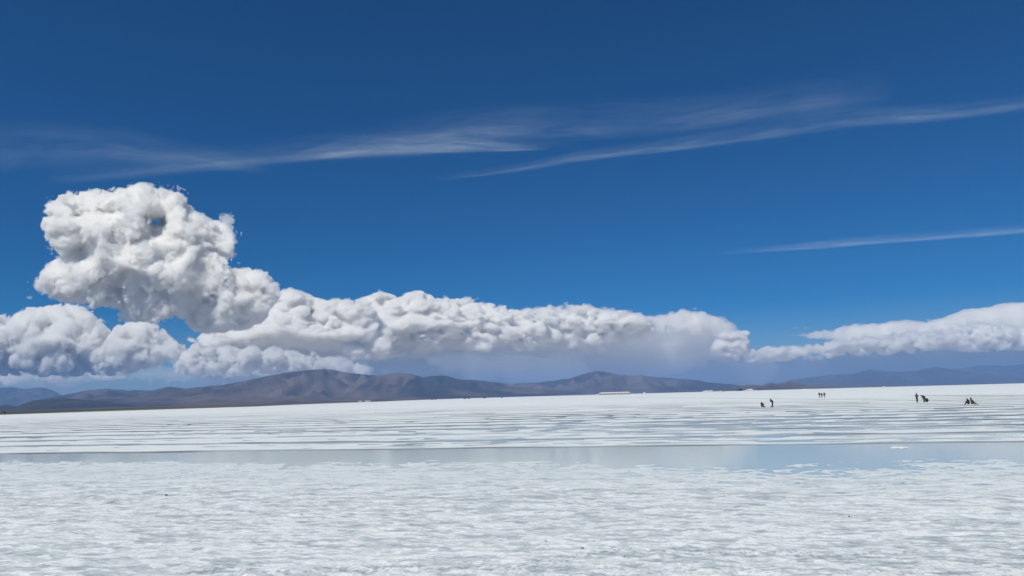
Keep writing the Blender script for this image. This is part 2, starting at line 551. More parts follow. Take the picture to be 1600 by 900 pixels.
# shallow brine: a thin sheet the crust pokes through
m, nt, p = new_mat('brine')
nt.nodes.remove(p)
gl = N(nt, 'ShaderNodeBsdfGlossy', Roughness=0.08)
tr = N(nt, 'ShaderNodeBsdfTransparent'); tr.inputs[0].default_value = (0.95, 0.975, 0.98, 1)
fr = N(nt, 'ShaderNodeFresnel', IOR=1.34)
bp = N(nt, 'ShaderNodeBump'); bp.inputs['Distance'].default_value = 0.01; bp.inputs['Strength'].default_value = 0.12
nt.links.new(noise_t(nt, mapped(nt, (1, 2, 1), 0.2), 4.0, 3), bp.inputs['Height'])
nt.links.new(bp.outputs[0], gl.inputs['Normal'])
mx = N(nt, 'ShaderNodeMixShader')
nt.links.new(fr.outputs[0], mx.inputs[0]); nt.links.new(tr.outputs[0], mx.inputs[1]); nt.links.new(gl.outputs[0], mx.inputs[2])
nt.links.new(mx.outputs[0], nt.nodes['Material Output'].inputs['Surface'])
wa = []
for s, tl, tr_ in ((5, -40, 40), (170, -420, 160)):
    for t in (tl, tr_):
        q = s * nrm + t * tan_d
        wa.append((q[0], q[1], 0.0))
tag(np_mesh('water', np.array(wa), np.array([[0, 1, 3, 2]]), m, smooth=False), kind='structure')

# ------------------------------------------------------------------ the land beyond
def land_mat(name, c_lo, c_hi, c_dark, dark_amt, scale):
    m, nt, p = new_mat(name)
    tc = nt.nodes.new('ShaderNodeTexCoord')
    mp = nt.nodes.new('ShaderNodeMapping'); mp.inputs['Scale'].default_value = (1, 0.45, 1.0)
    nt.links.new(tc.outputs['Object'], mp.inputs[0])
    a = noise_t(nt, mp.outputs[0], scale, 7, 0.6, 0.4)
    b = noise_t(nt, mp.outputs[0], scale * 0.35, 5, 0.55, 0.8)
    c = noise_t(nt, mp.outputs[0], scale * 8, 4, 0.6)
    col = mixc(nt, ramp(nt, a, [(0.35, 0.0), (0.65, 1.0)]), c_lo, c_hi)
    col = mixc(nt, math_n(nt, 'MULTIPLY', ramp(nt, b, [(0.47, 0.0), (0.53, 1.0)]), dark_amt), col, c_dark)
    col = mixc(nt, math_n(nt, 'MULTIPLY', ramp(nt, c, [(0.35, 1.0), (0.6, 0.0)]), 0.3), col, c_dark)
    nt.links.new(col, p.inputs['Base Color'])
    p.inputs['Roughness'].default_value = 0.95
    p.inputs['Specular IOR Level'].default_value = 0.1
    return m


mat_land = land_mat('dry_scrub_land', (0.09, 0.08, 0.065), (0.17, 0.14, 0.11), (0.045, 0.05, 0.04), 0.7, 0.004)
ang = np.linspace(0, 2 * math.pi, 181)[:-1]
radii = [0, 500, 1500, 4000, 9000, 14000, 20000, 45000, 100000, 150000]
vv = [[0, 0, -0.6]] + [[math.sin(a) * r, math.cos(a) * r, -0.6] for r in radii[1:] for a in ang]
n = len(ang); ff = []
i = np.arange(n)
tri = np.stack([np.zeros(n, int), 1 + (i + 1) % n, 1 + i, 1 + i], 1)
me_v = np.array(vv)
q = []
for k in range(len(radii) - 2):
    q.append(np.stack([1 + k * n + i, 1 + k * n + (i + 1) % n, 1 + (k + 1) * n + (i + 1) % n, 1 + (k + 1) * n + i], 1))
land = np_mesh('ground', me_v, np.concatenate(q)[:, ::-1], mat_land)
# invented pale ground beyond the hills, added to bounce light onto the clouds
land.data.materials.append(plain_mat('pale_bounce_ground', (0.55, 0.52, 0.47), 0.9, 0.25, 0.0002))
mi = np.zeros(len(land.data.polygons), np.int32); mi[n * 5:] = 1
land.data.polygons.foreach_set('material_index', mi)
tag(land, kind='structure')


def hills(name, prof, Dc, Df, Db, mat, seed, spur=0.9, p_up=1.5, rough=0.9, fan=0.10, label=None):
    """a range: its crest keeps the traced skyline at forward distance Dc, its foot lies at Df"""
    prof = np.array(prof, float)
    px = np.arange(prof[0, 0], prof[-1, 0] + 0.01, 1.25)
    py = np.interp(px, prof[:, 0], prof[:, 1])
    rng = np.random.default_rng(seed)
    py = py + 0.35 * vnoise(px / 5.0, px * 0, seed) + 0.2 * vnoise(px / 2.0, px * 0, seed + 1)
    top = at(px, py, Dc)
    zc = np.maximum(top[:, 2], 1.0)
    xr = top[:, 0] / Dc                          # x per unit forward distance
    nu = 90
    u = np.linspace(0, 1, nu)
    ub = np.linspace(0, 1, 14)[1:]
    Yf = Df + (Dc - Df) * u; Yb = Dc + (Db - Dc) * ub
    Y = np.concatenate([Yf, Yb])[:, None] * np.ones_like(px)[None, :]
    Xw = xr[None, :] * Y
    base = np.concatenate([fan * u + (1 - fan) * u ** p_up, 1 - ub ** 1.5])[:, None]
    uu = np.concatenate([u, 1 - ub])[:, None]
    L = (Dc - Df)
    w = 0.35 * vnoise(Xw / (0.30 * L), Y / (0.5 * L), seed + 2)
    r1 = 1 - 2 * np.abs(vnoise(Xw / (0.16 * L) + w, Y / (0.45 * L) + w, seed + 3))
    r2 = 1 - 2 * np.abs(vnoise(Xw / (0.07 * L) + w * 2, Y / (0.17 * L), seed + 4))
    r3 = 1 - 2 * np.abs(vnoise(Xw / (0.03 * L), Y / (0.07 * L), seed + 5))
    r4 = vnoise(Xw / (0.012 * L), Y / (0.02 * L), seed + 6)
    env = np.clip(4 * uu * (1 - uu), 0, 1) ** 0.7 * np.minimum(1, uu * 1.6)
    z = zc[None, :] * (base + env * (spur * 0.42 * r1 + spur * 0.3 * r2 + rough * 0.30 * r3 + rough * 0.12 * r4))
    # nothing in front may rise above the skyline
    z = np.minimum(z, (zc[None, :] - CAM_H) * (Y / Dc) * (0.995 - 0.03 * (1 - uu)) + CAM_H)
    z = np.where(uu <= 0, -5.0, z)
    z[-1] = -5.0
    v = np.stack([Xw, Y, z], -1).reshape(-1, 3)
    nr, nc = z.shape
    idx = np.arange(nr * nc).reshape(nr, nc)
    f = np.stack([idx[:-1, :-1], idx[:-1, 1:], idx[1:, 1:], idx[1:, :-1]], -1).reshape(-1, 4)
    o = np_mesh(name, v, f, mat)
    tag(o, kind='structure')
    return o


mat_brown = land_mat('brown_hill_slopes', (0.07, 0.055, 0.05), (0.20, 0.15, 0.125), (0.022, 0.026, 0.03), 0.85, 0.0011)  # dark patches in this colour stand in for cloud shadows
mat_far = land_mat('far_hill_slopes', (0.07, 0.06, 0.055), (0.12, 0.10, 0.09), (0.04, 0.04, 0.04), 0.6, 0.0005)
# distant pale ridge at the left, and the low dark spur in front of it
hills('hills', [(-900, 662), (-700, 640), (-520, 618), (-400, 612), (-260, 600), (-150, 596), (-60, 603), (0, 605.5), (20, 605), (40, 608), (65, 605), (78, 608), (95, 616), (120, 624), (200, 632)], 23000, 16000, 27000, mat_far, 50)
hills('hills', [(-560, 654), (-350, 634), (-200, 624), (-80, 628), (0, 634), (10, 632), (25, 635), (38, 631), (52, 625.5), (70, 624), (95, 622), (130, 624), (170, 628), (215, 633)], 8000, 5500, 9500, mat_brown, 57, spur=0.35)
# the main range
MAIN = [(40, 630), (70, 622), (100, 617), (115, 614.5), (135, 609.5), (165, 607.3), (185, 608.5), (200, 609.5), (240, 609.5), (262, 604), (272, 604.5), (290, 607), (310, 604.5), (340, 602),
        (360, 599), (380, 595), (400, 591), (430, 585), (460, 580), (490, 577), (505, 576.3), (518, 577), (530, 580), (560, 584), (590, 587), (605, 585), (622, 582), (640, 584.5), (660, 589),
        (675, 587), (690, 586), (705, 589), (720, 593), (745, 593.5), (765, 596), (800, 600), (830, 604), (900, 612)]
hills('hills', MAIN, 15000, 7000, 18500, mat_brown, 63, fan=0.22, p_up=1.9)
hills('hills', [(690, 610), (740, 602), (800, 600), (815, 598), (835, 598), (855, 596), (880, 592.5), (888, 592), (905, 586), (920, 582), (935, 579.5), (950, 582), (965, 584), (985, 587), (1000, 586),
                (1020, 589), (1060, 592), (1090, 594), (1110, 598), (1140, 600), (1160, 602.5), (1200, 604), (1240, 607)], 17500, 11000, 21000, mat_brown, 71, fan=0.2, p_up=1.8)
# low dark hills at the middle right
hills('hills', [(1120, 609), (1150, 604), (1170, 600.8), (1190, 602), (1205, 598), (1215, 600.2), (1225, 599.5), (1235, 595.3), (1250, 599), (1270, 603.3), (1285, 601.5), (1300, 602.5), (1320, 603.2), (1345, 603), (1360, 601.8), (1400, 602.8), (1440, 602.4)],
      8500, 6500, 9800, mat_brown, 80, spur=0.4, fan=0.3)
hills('hills', [(120, 641.5), (150, 640), (200, 636.5), (260, 634.3), (340, 632), (420, 630), (480, 629.5), (560, 628)], 6000, 4800, 6600, mat_land, 85, spur=0.4, fan=0.5)
# far blue ranges on the right
hills('hills', [(1120, 606), (1180, 604), (1215, 599), (1240, 593), (1262, 590), (1280, 588), (1295, 585.2), (1330, 584.5), (1345, 581), (1360, 577.5), (1370, 579), (1400, 581), (1430, 579), (1450, 575), (1465, 573.5),
                (1490, 577), (1520, 580), (1560, 584), (1600, 588), (1660, 592)], 23000, 18000, 26000, mat_far, 91)
hills('hills', [(1300, 602), (1400, 590), (1450, 581), (1490, 576), (1515, 573), (1530, 571), (1545, 570.5), (1570, 571), (1600, 568.5), (1650, 566), (1720, 570), (1850, 575)], 27500, 24500, 31000, mat_far, 97)

# ------------------------------------------------------------------ air
hz = volume_mat('haze_air', (0.32, 0.56, 1.0), 0.000045, 0.1)
hv = np.array([[x, y, z] for x in (-30000, 30000) for y in (-20000, 32000) for z in (-1.6, 830)], float)
hf = np.array([[0, 1, 3, 2], [4, 6, 7, 5], [0, 4, 5, 1], [2, 3, 7, 6], [0, 2, 6, 4], [1, 5, 7, 3]])
tag(np_mesh('haze', hv, hf, hz, smooth=False), kind='stuff')

# ------------------------------------------------------------------ high ice cloud
def cirrus(path, up, down, alpha, label, seed, ns=120, nw=24, z=9000.0, sharp=0.18, fibre=1.0):
    """a wide veil at 9 km height; path, up and down give its centre line and its spread"""
    P = np.array(path, float)
    L = np.concatenate([[0], np.cumsum(np.hypot(*np.diff(P, axis=0).T))])
    q = np.linspace(0, L[-1], ns)
    cx, cyy = np.interp(q, L, P[:, 0]), np.interp(q, L, P[:, 1])
    ups = np.interp(q, L, up); dns = np.interp(q, L, down)
    v = np.linspace(0, 1, nw)
    py = cyy[:, None] + dns[:, None] - (ups + dns)[:, None] * v[None, :]
    px = np.repeat(cx[:, None], nw, 1)
    P3 = ground(px, py, z)
    P3[..., 2] += 120 * vnoise(P3[..., 0] / 4000, P3[..., 1] / 4000, seed)
    idx = np.arange(ns * nw).reshape(ns, nw)
    f = np.stack([idx[:-1, :-1], idx[1:, :-1], idx[1:, 1:], idx[:-1, 1:]], -1).reshape(-1, 4)
    m, nt, p = new_mat('ice_cloud')
    nt.nodes.remove(p)
    df = N(nt, 'ShaderNodeBsdfDiffuse'); df.inputs[0].default_value = (0.84, 0.93, 0.96, 1)
    tl = N(nt, 'ShaderNodeBsdfTranslucent'); tl.inputs[0].default_value = (0.84, 0.93, 0.96, 1)
    m1 = N(nt, 'ShaderNodeMixShader'); m1.inputs[0].default_value = 0.6
    nt.links.new(df.outputs[0], m1.inputs[1]); nt.links.new(tl.outputs[0], m1.inputs[2])
    tp = N(nt, 'ShaderNodeBsdfTransparent')
    mix = N(nt, 'ShaderNodeMixShader')
    uvn = N(nt, 'ShaderNodeUVMap')
    sep = N(nt, 'ShaderNodeSeparateXYZ'); nt.links.new(uvn.outputs[0], sep.inputs[0])
    prof = nt.nodes.new('ShaderNodeValToRGB'); nt.links.new(sep.outputs[1], prof.inputs[0])
    e = prof.color_ramp.elements; prof.color_ramp.interpolation = 'EASE'
    e[0].position = 0.0; e[0].color = (0, 0, 0, 1)
    e[1].position = 1.0; e[1].color = (0, 0, 0, 1)
    for pos, c in ((sharp, 1.0), (min(sharp + 0.25, 0.8), 0.5)):
        k = e.new(pos); k.color = (c, c, c, 1)
    fade = ramp(nt, math_n(nt, 'DIVIDE', sep.outputs[0], float(L[-1] / 100)), [(0.0, 0.0), (0.2, 1.0), (0.85, 1.0), (1.0, 0.0)] if up[-1] >= 0 else [])
    mp = N(nt, 'ShaderNodeMapping'); nt.links.new(uvn.outputs[0], mp.inputs[0])
    mp.inputs['Scale'].default_value = (1.3, 8.0 * fibre, 1); mp.inputs['Location'].default_value = (seed * 3.7, seed * 1.3, 0)
    mp.inputs['Rotation'].default_value = (0, 0, R(7))
    fib = ramp(nt, noise_t(nt, mp.outputs[0], 1.0, 9, 0.6, 0.6), [(0.15, 0.0), (0.85, 1.0)])
    mp2 = N(nt, 'ShaderNodeMapping'); nt.links.new(uvn.outputs[0], mp2.inputs[0])
    mp2.inputs['Scale'].default_value = (0.6, 1.6, 1); mp2.inputs['Location'].default_value = (seed * 1.1, 5, 0)
    blot = ramp(nt, noise_t(nt, mp2.outputs[0], 1.0, 4, 0.6, 0.5), [(0.3, 0.3), (0.65, 1.0)])
    a = math_n(nt, 'MULTIPLY', math_n(nt, 'MULTIPLY', prof.outputs[0], fade), math_n(nt, 'MULTIPLY', fib, blot))
    a = math_n(nt, 'MULTIPLY', a, alpha * 0.8, True)
    nt.links.new(a, mix.inputs[0]); nt.links.new(tp.outputs[0], mix.inputs[1]); nt.links.new(m1.outputs[0], mix.inputs[2])
    nt.links.new(mix.outputs[0], nt.nodes['Material Output'].inputs['Surface'])
    c = P3.reshape(-1, 3).mean(0)
    o = np_mesh('cirrus_cloud', P3.reshape(-1, 3) - c, f, m)
    o.location = c
    uv = o.data.uv_layers.new(name='UVMap')
    U = np.stack([np.repeat((q / 100)[:, None], nw, 1), np.repeat(v[None, :], ns, 0)], -1).reshape(-1, 2)
    uv.data.foreach_set('uv', np.ascontiguousarray(U[f.ravel()], np.float32).ravel())
    tag(o, label, 'cloud', 'thin streaks of high cloud')


cirrus([(430, 254), (520, 246), (600, 241), (700, 237), (790, 233), (865, 229)], [12, 30, 32, 28, 14, 4], [3, 4, 4, 3, 3, 2], 0.62,
       'brightest short streak of high cloud, ending in a point above the middle of the picture', 1, sharp=0.25)
cirrus([(60, 292), (230, 277), (400, 263), (520, 250), (600, 245), (700, 240), (800, 236), (900, 226)], [50, 50, 50, 55, 55, 50, 40, 20], [3, 3, 3, 3, 3, 3, 3, 2], 0.24,
       'faint wide band of high cloud running left from the brightest streak', 7, sharp=0.25, z=9300.0)
cirrus([(-80, 262), (60, 255), (200, 250), (330, 262), (430, 270)], [80, 80, 65, 40, 20], [12, 12, 12, 8, 5], 0.20,
       'very faint broad veil of high cloud at the left edge', 2, sharp=0.3)
cirrus([(660, 278), (760, 270), (830, 262), (900, 250), (1050, 235), (1200, 218), (1300, 205), (1450, 188), (1600, 167), (1720, 150)], [10, 13, 16, 18, 22, 30, 34, 32, 30, 30], [2, 3, 3, 3, 3, 3, 3, 3, 3, 3], 0.34,
       'long thin streak of high cloud slanting up to the right edge', 3, sharp=0.28)
cirrus([(560, 215), (760, 205), (900, 198), (1050, 188), (1200, 170), (1400, 150)], [30, 45, 45, 45, 50, 60], [22, 25, 28, 25, 20, 20], 0.24,
       'faint ragged veil of high cloud above the two long streaks', 4, sharp=0.35)
cirrus([(1100, 398), (1180, 393), (1260, 387), (1340, 382), (1450, 376), (1600, 363), (1720, 352)], [5, 8, 12, 16, 18, 20, 20], [2, 3, 4, 4, 4, 4, 4], 0.45,
       'short pale streak of high cloud low at the right edge', 6, sharp=0.25)

# ------------------------------------------------------------------ cumulus, storm bank and rain
cl_mat = volume_mat('cloud_vapour', (1, 0.994, 0.984), 0.018, 0.35)
cl_fr = volume_mat('cloud_fringe', (1, 0.994, 0.984), 0.0036, 0.3)
cl_mat2 = volume_mat('cloud_vapour_far', (1, 0.994, 0.984), 0.014, 0.35)
cl_fr2 = volume_mat('cloud_fringe_far', (1, 0.994, 0.984), 0.0015, 0.3)
cl_soft = volume_mat('cloud_veil', (1, 0.994, 0.984), 0.0011, 0.2)
cl_soft2 = volume_mat('cloud_anvil', (1, 0.994, 0.984), 0.0028, 0.3)
cl_veil = volume_mat('cloud_low_veil', (1, 0.994, 0.984), 0.0008, 0.2)
cl_thin = volume_mat('cloud_wisp', (1, 0.994, 0.984), 0.0011, 0.3)
cl_rain = volume_mat('rain_curtain', (0.50, 0.53, 0.57), 0.00060, 0.0)
NEAR = dict(mat=cl_mat, fringe_mat=cl_fr)
NEAR2 = dict(NEAR, fringe=2.4)
FAR = dict(mat=cl_mat2, fringe_mat=cl_fr2, amp=(4.2, 3.1, 2.8, 2.4, 1.9), aniso=(1.6, 1.6, 0.95))
G1 = 'clouds of the storm bank over the mountains'
G2 = 'grey cumulus clouds at the left'


def c_(label, group, *a, **k):
    return tag(cloud('cloud', *a, **k), label, 'cloud', group)


c_('tall billowing cumulus tower with a small blue hole near its top', G2,
   [[(68, 335), (80, 322), (100, 312), (130, 303), (165, 302), (195, 300), (220, 293), (245, 298), (268, 302), (290, 315), (305, 330), (325, 342),
     (350, 352), (360, 372), (362, 398), (345, 412), (350, 425), (352, 440), (345, 470), (330, 498), (270, 500), (215, 498), (205, 480), (170, 474), (130, 472), (95, 468), (60, 445), (72, 420),
     (95, 398), (80, 375), (70, 350)]], 25000, 70, seed=3, holes=[[(227, 343), (243, 336), (260, 343), (255, 356), (239, 358), (228, 352)]], n_blob=330, rmax_px=30, fringe=2.8, **NEAR)
c_('rounded cumulus shoulder leaning on the right flank of the tall tower', G2,
   [[(330, 430), (355, 425), (385, 420), (415, 430), (430, 445), (432, 462), (420, 485), (405, 505), (380, 520), (340, 522), (300, 515), (285, 500), (310, 470)]], 24600, 40, seed=4, n_blob=90, rmax_px=20, **NEAR)
c_('tiny ragged cloud scrap just right of the tall tower', G2,
   [[(344, 338), (352, 333), (364, 336), (367, 345), (362, 352), (364, 362), (357, 366), (352, 352), (346, 347)]], 25000, 9, seed=41, n_blob=24, rmax_px=6, rmin_px=3,
   mat=cl_fr, fringe_mat=cl_fr, amp=(2, 2, 2, 2.4, 2.0), fringe=0)
c_('faint grey cloud scrap in the blue gap under the tall tower', G2,
   [[(181, 490), (196, 484), (212, 490), (222, 498), (205, 503), (188, 502)]], 25000, 9, seed=46, n_blob=20, rmax_px=6, rmin_px=3, mat=cl_fr, fringe_mat=cl_fr, amp=(2, 2, 2, 2.4, 2.0), fringe=0)
c_('faint small cloud scrap left of the foot of the tall tower', G2,
   [[(37, 462), (46, 457), (54, 463), (50, 472), (40, 472)]], 25000, 9, seed=42, n_blob=20, rmax_px=6, rmin_px=3, mat=cl_fr, fringe_mat=cl_fr, amp=(2, 2, 2, 2.4, 2.0), fringe=0)
c_('bright cloud edge cut by the left border of the picture', G2,
   [[(-60, 495), (0, 495), (14, 494), (17, 505), (8, 525), (-5, 545), (-60, 550)]], 31000, 22, seed=43, n_blob=40, rmax_px=18, **NEAR)
c_('grey humped cumulus below the tower at the left', G2,
   [[(-60, 530), (10, 510), (22, 495), (35, 486), (55, 482), (95, 478), (125, 480), (145, 495), (162, 515), (185, 530), (240, 545), (250, 565), (190, 580), (130, 583), (60, 584), (0, 583), (-60, 585)]], 22000, 55, seed=8,
   n_blob=200, rmax_px=24, **NEAR)
c_('small bright topped cumulus dome between the grey hump and the blue gap', G2,
   [[(165, 530), (180, 513), (200, 505), (225, 505), (245, 510), (258, 520), (270, 533), (279, 545), (275, 560), (230, 575), (180, 575), (160, 555)]], 21500, 30, seed=9, n_blob=90, rmax_px=18, **NEAR)
c_('low flat row of cumulus in front of the storm bank, left of centre', G2,
   [[(262, 560), (275, 543), (300, 537), (340, 535), (380, 541), (420, 545), (470, 552), (520, 560), (575, 572), (585, 582), (520, 586), (420, 582), (330, 586), (260, 586)]], 33000, 36, seed=10, n_blob=160, rmax_px=14, **NEAR)
LOW = dict(n_blob=60, rmax_px=7, rmin_px=3, mat=cl_fr, fringe_mat=cl_fr, fringe=1.0, amp=(2, 2, 2, 2, 1.6))
c_('lowest line of small cloud puffs just above the far left ridge', G2,
   [[(-60, 584), (-10, 583), (40, 584), (80, 584), (96, 590), (90, 598), (60, 597), (20, 600), (-60, 602)]], 34000, 12, seed=44, **LOW)
c_('single tiny cloud puff above the dip in the left skyline', G2,
   [[(107, 590), (114, 587), (121, 593), (112, 596)]], 34000, 5, seed=47, **LOW)
c_('small flat cloud puff just below the base of the grey hump', G2,
   [[(130, 585), (150, 581), (175, 580), (196, 584), (192, 592), (150, 592)]], 34000, 10, seed=48, **LOW)
c_('thin line of pale cloud touching the left slope of the main mountain', G2,
   [[(300, 590), (340, 586), (400, 586), (430, 592), (380, 600), (310, 600)]], 34000, 10, seed=49, **LOW)
c_('left third of the storm bank with bubbling white tops', G1,
   [[(345, 500), (380, 470), (425, 452), (445, 452), (462, 458), (480, 464), (510, 474), (545, 472), (580, 478), (600, 500), (620, 540), (600, 560), (520, 572), (450, 578), (380, 575), (320, 560), (310, 530)]], 44000, 50, seed=5,
   n_blob=240, rmax_px=20, **FAR)
c_('highest bright part of the storm bank with two white domes', G1,
   [[(520, 500), (545, 476), (575, 464), (592, 456), (610, 462), (622, 466), (638, 457), (655, 457), (685, 466), (720, 467), (760, 474), (800, 481), (835, 486), (870, 500), (880, 530),
     (840, 545), (780, 544), (700, 546), (640, 556), (560, 560)]], 50000, 50, seed=15, n_blob=300, rmax_px=19, **FAR)
c_('long ragged topped right part of the storm bank', G1,
   [[(780, 500), (830, 488), (860, 478), (875, 479), (900, 483), (912, 481), (930, 487), (965, 490), (990, 494), (1010, 498), (1030, 515), (1000, 530), (940, 540), (880, 545), (820, 541)]], 52000, 40, seed=16, n_blob=220, rmax_px=15,
   **dict(FAR, amp=(4, 3.4, 3.2, 2.8, 1.9), fringe=2.6))
c_('smooth grey underside of the storm bank above the rain', G1,
   [[(545, 545), (620, 536), (700, 530), (850, 530), (950, 535), (985, 552), (900, 560), (800, 555), (700, 556), (600, 570), (540, 568)]], 51500, 26, seed=19, n_blob=140, rmax_px=16, mat=cl_soft, fringe_mat=cl_thin, fringe=0, amp=(3, 2, 1.6, 1.2, 0.8), aniso=(2, 2, 1))
c_('hazy end of the storm bank fading into rain', G1,
   [[(900, 500), (960, 494), (1020, 494), (1060, 489), (1085, 487), (1110, 491), (1135, 498), (1150, 514), (1160, 535), (1150, 560), (1090, 578), (1000, 590), (930, 585), (900, 560)]], 55000, 28, seed=17, n_blob=160, rmax_px=24,
   mat=cl_soft, fringe_mat=cl_fr2, fringe=0, amp=(4, 3.0, 2.2, 1.6, 1.0), aniso=(0.9, 0.9, 2.2))
c_('knobbly small cumulus at the right end of the storm bank', G1,
   [[(1118, 530), (1130, 520), (1146, 519), (1152, 515), (1166, 515), (1172, 522), (1168, 527), (1175, 535), (1180, 545), (1215, 548), (1210, 556), (1150, 560), (1110, 552)], [(1142, 494), (1158, 489), (1172, 488), (1160, 495), (1148, 499)]],
   48000, 20, seed=18, n_blob=90, rmax_px=10, rmin_px=3, **dict(FAR, amp=(2.5, 2.5, 2.4, 2.2, 1.5)))
c_('smooth white anvil shaped cloud rising to the right edge', None,
   [[(1222, 523), (1260, 520), (1320, 509), (1360, 505), (1410, 502), (1450, 504), (1470, 500), (1490, 493), (1510, 484), (1525, 483), (1545, 482), (1560, 476), (1590, 474), (1640, 474), (1700, 480),
     (1700, 550), (1600, 546), (1500, 542), (1400, 543), (1330, 543), (1290, 532), (1270, 529)]], 58000, 36, seed=12, core_in=0.5, n_blob=380, rmax_px=34, rmin_px=2.2, mat=cl_soft2, fringe_mat=cl_fr2, fringe=1.5, amp=(1.2, 0.8, 0.8, 1.3, 1.3), aniso=(2.2, 2.2, 1))
c_('thin flat cloud sliver just above the tip of the anvil', None,
   [[(1222, 514), (1240, 511), (1262, 510), (1290, 509), (1284, 512), (1260, 514), (1240, 515)]], 58000, 9, seed=45, n_blob=30, rmax_px=4, rmin_px=1.6, mat=cl_thin, fringe_mat=cl_thin, fringe=0, amp=(0.5, 0.6, 0.8, 0.8, 0.5), cells=(20, 10, 6, 4, 3))
c_('broken row of grey cumulus beneath the anvil', None,
   [[(1165, 556), (1190, 545), (1230, 540), (1290, 534), (1340, 532), (1380, 527), (1430, 518), (1470, 512), (1520, 508), (1560, 512), (1620, 508), (1700, 512), (1700, 548), (1600, 545), (1540, 545), (1480, 545), (1420, 548),
     (1360, 552), (1300, 558), (1230, 566), (1170, 568)]], 50000, 30, seed=13, n_blob=320, rmax_px=11, rmin_px=4, **dict(FAR, amp=(3, 3, 2.8, 2.4, 1.6)))
c_('dark blue grey rain curtain hanging under the storm bank', None,
   [[(500, 560), (560, 535), (640, 522), (700, 516), (850, 516), (960, 524), (1050, 538), (1130, 548), (1200, 556), (1260, 548), (1340, 536), (1480, 524), (1600, 520), (1760, 518), (1760, 640), (500, 640)]], 66000, 50, seed=60, vox_px=3.0, n_blob=160, rmax_px=34,
   mat=cl_rain, fringe=0, amp=(3, 2, 1, 0.5, 0.1), aniso=(0.7, 0.7, 2.5), floor=25.0)
c_('soft bubbly rim along the hazy end of the storm bank', G1,
   [[(985, 505), (1000, 496), (1020, 494), (1060, 488), (1085, 486), (1110, 490), (1138, 500), (1150, 514), (1140, 524), (1100, 522), (1050, 520), (1000, 518)]], 53500, 24, seed=20, n_blob=120, rmax_px=11, rmin_px=4, mat=cl_soft2, fringe_mat=cl_fr2, fringe=2.0,
   amp=(3, 3, 2.6, 2.2, 1.6))
c_('pale layered veil of low cloud behind the left hills', G2,
   [[(-60, 560), (60, 562), (200, 566), (330, 562), (450, 562), (560, 566), (620, 582), (580, 606), (400, 606), (200, 606), (-60, 602)]], 42000, 18, seed=21, n_blob=160, rmax_px=12, rmin_px=4, mat=cl_veil, fringe_mat=cl_veil, fringe=0,
   amp=(3, 3, 2, 1.4, 0.8), aniso=(3, 2, 0.8))
cl_shaft = volume_mat('rain_shaft', (0.93, 0.95, 0.97), 0.00028, 0.1)
c_('pale rain veil falling from the middle of the storm bank to the hills', G1,
   [[(640, 548), (760, 540), (900, 536), (1040, 540), (1140, 548), (1200, 556), (1230, 575), (1200, 604), (1000, 606), (860, 606), (760, 602), (680, 585)]], 57500, 26, seed=22, vox_px=2.0, n_blob=160, rmax_px=22,
   mat=cl_shaft, fringe=0, amp=(5, 3, 1.6, 0.8, 0.1), aniso=(0.6, 0.6, 3.0), floor=25.0)

# ------------------------------------------------------------------ small solid shapes
def bm_obj(name, bm, mat, parent=None, smooth=False):
    me = bpy.data.meshes.new(name); bm.to_mesh(me); bm.free()
    if mat: me.materials.append(mat)
    if smooth: me.polygons.foreach_set('use_smooth', [True] * len(me.polygons))
    o = bpy.data.objects.new(name, me); C.objects.link(o)
    if parent: o.parent = parent
    return o


def box(bm, x0, x1, y0, y1, z0, z1, bev=0.0):
    r = bmesh.ops.create_cube(bm, size=1.0)
    for v in r['verts']:
        v.co = Vector(((x0 + x1) / 2 + v.co.x * (x1 - x0), (y0 + y1) / 2 + v.co.y * (y1 - y0), (z0 + z1) / 2 + v.co.z * (z1 - z0)))
    if bev:
        es = list({e for v in r['verts'] for e in v.link_edges})
        bmesh.ops.bevel(bm, geom=es, offset=bev, segments=2, affect='EDGES')


def prism(bm, pts, y0, y1):
    """extrude a closed x-z outline along y"""
    a = [bm.verts.new((x, y0, z)) for x, z in pts]; b = [bm.verts.new((x, y1, z)) for x, z in pts]
    bm.faces.new(a[::-1]); bm.faces.new(b)
    for i in range(len(pts)):
        j = (i + 1) % len(pts)
        bm.faces.new((a[i], a[j], b[j], b[i]))
    bmesh.ops.recalc_face_normals(bm, faces=bm.faces[:])


def cyl(bm, p, r, h, axis='Z', seg=16, r2=None):
    rot = {'Z': Matrix.Identity(4), 'Y': Matrix.Rotation(R(90), 4, 'X'), 'X': Matrix.Rotation(R(90), 4, 'Y')}[axis]
    bmesh.ops.create_cone(bm, cap_ends=True, segments=seg, radius1=r, radius2=r if r2 is None else r2, depth=h, matrix=Matrix.Translation(p) @ rot)


def root(name, loc, label, cat, group=None, rz=0.0):
    o = bpy.data.objects.new(name, None); C.objects.link(o)
    o.location = loc; o.rotation_euler = (0, 0, rz); o.empty_display_size = 0.5
    return tag(o, label, cat, group)


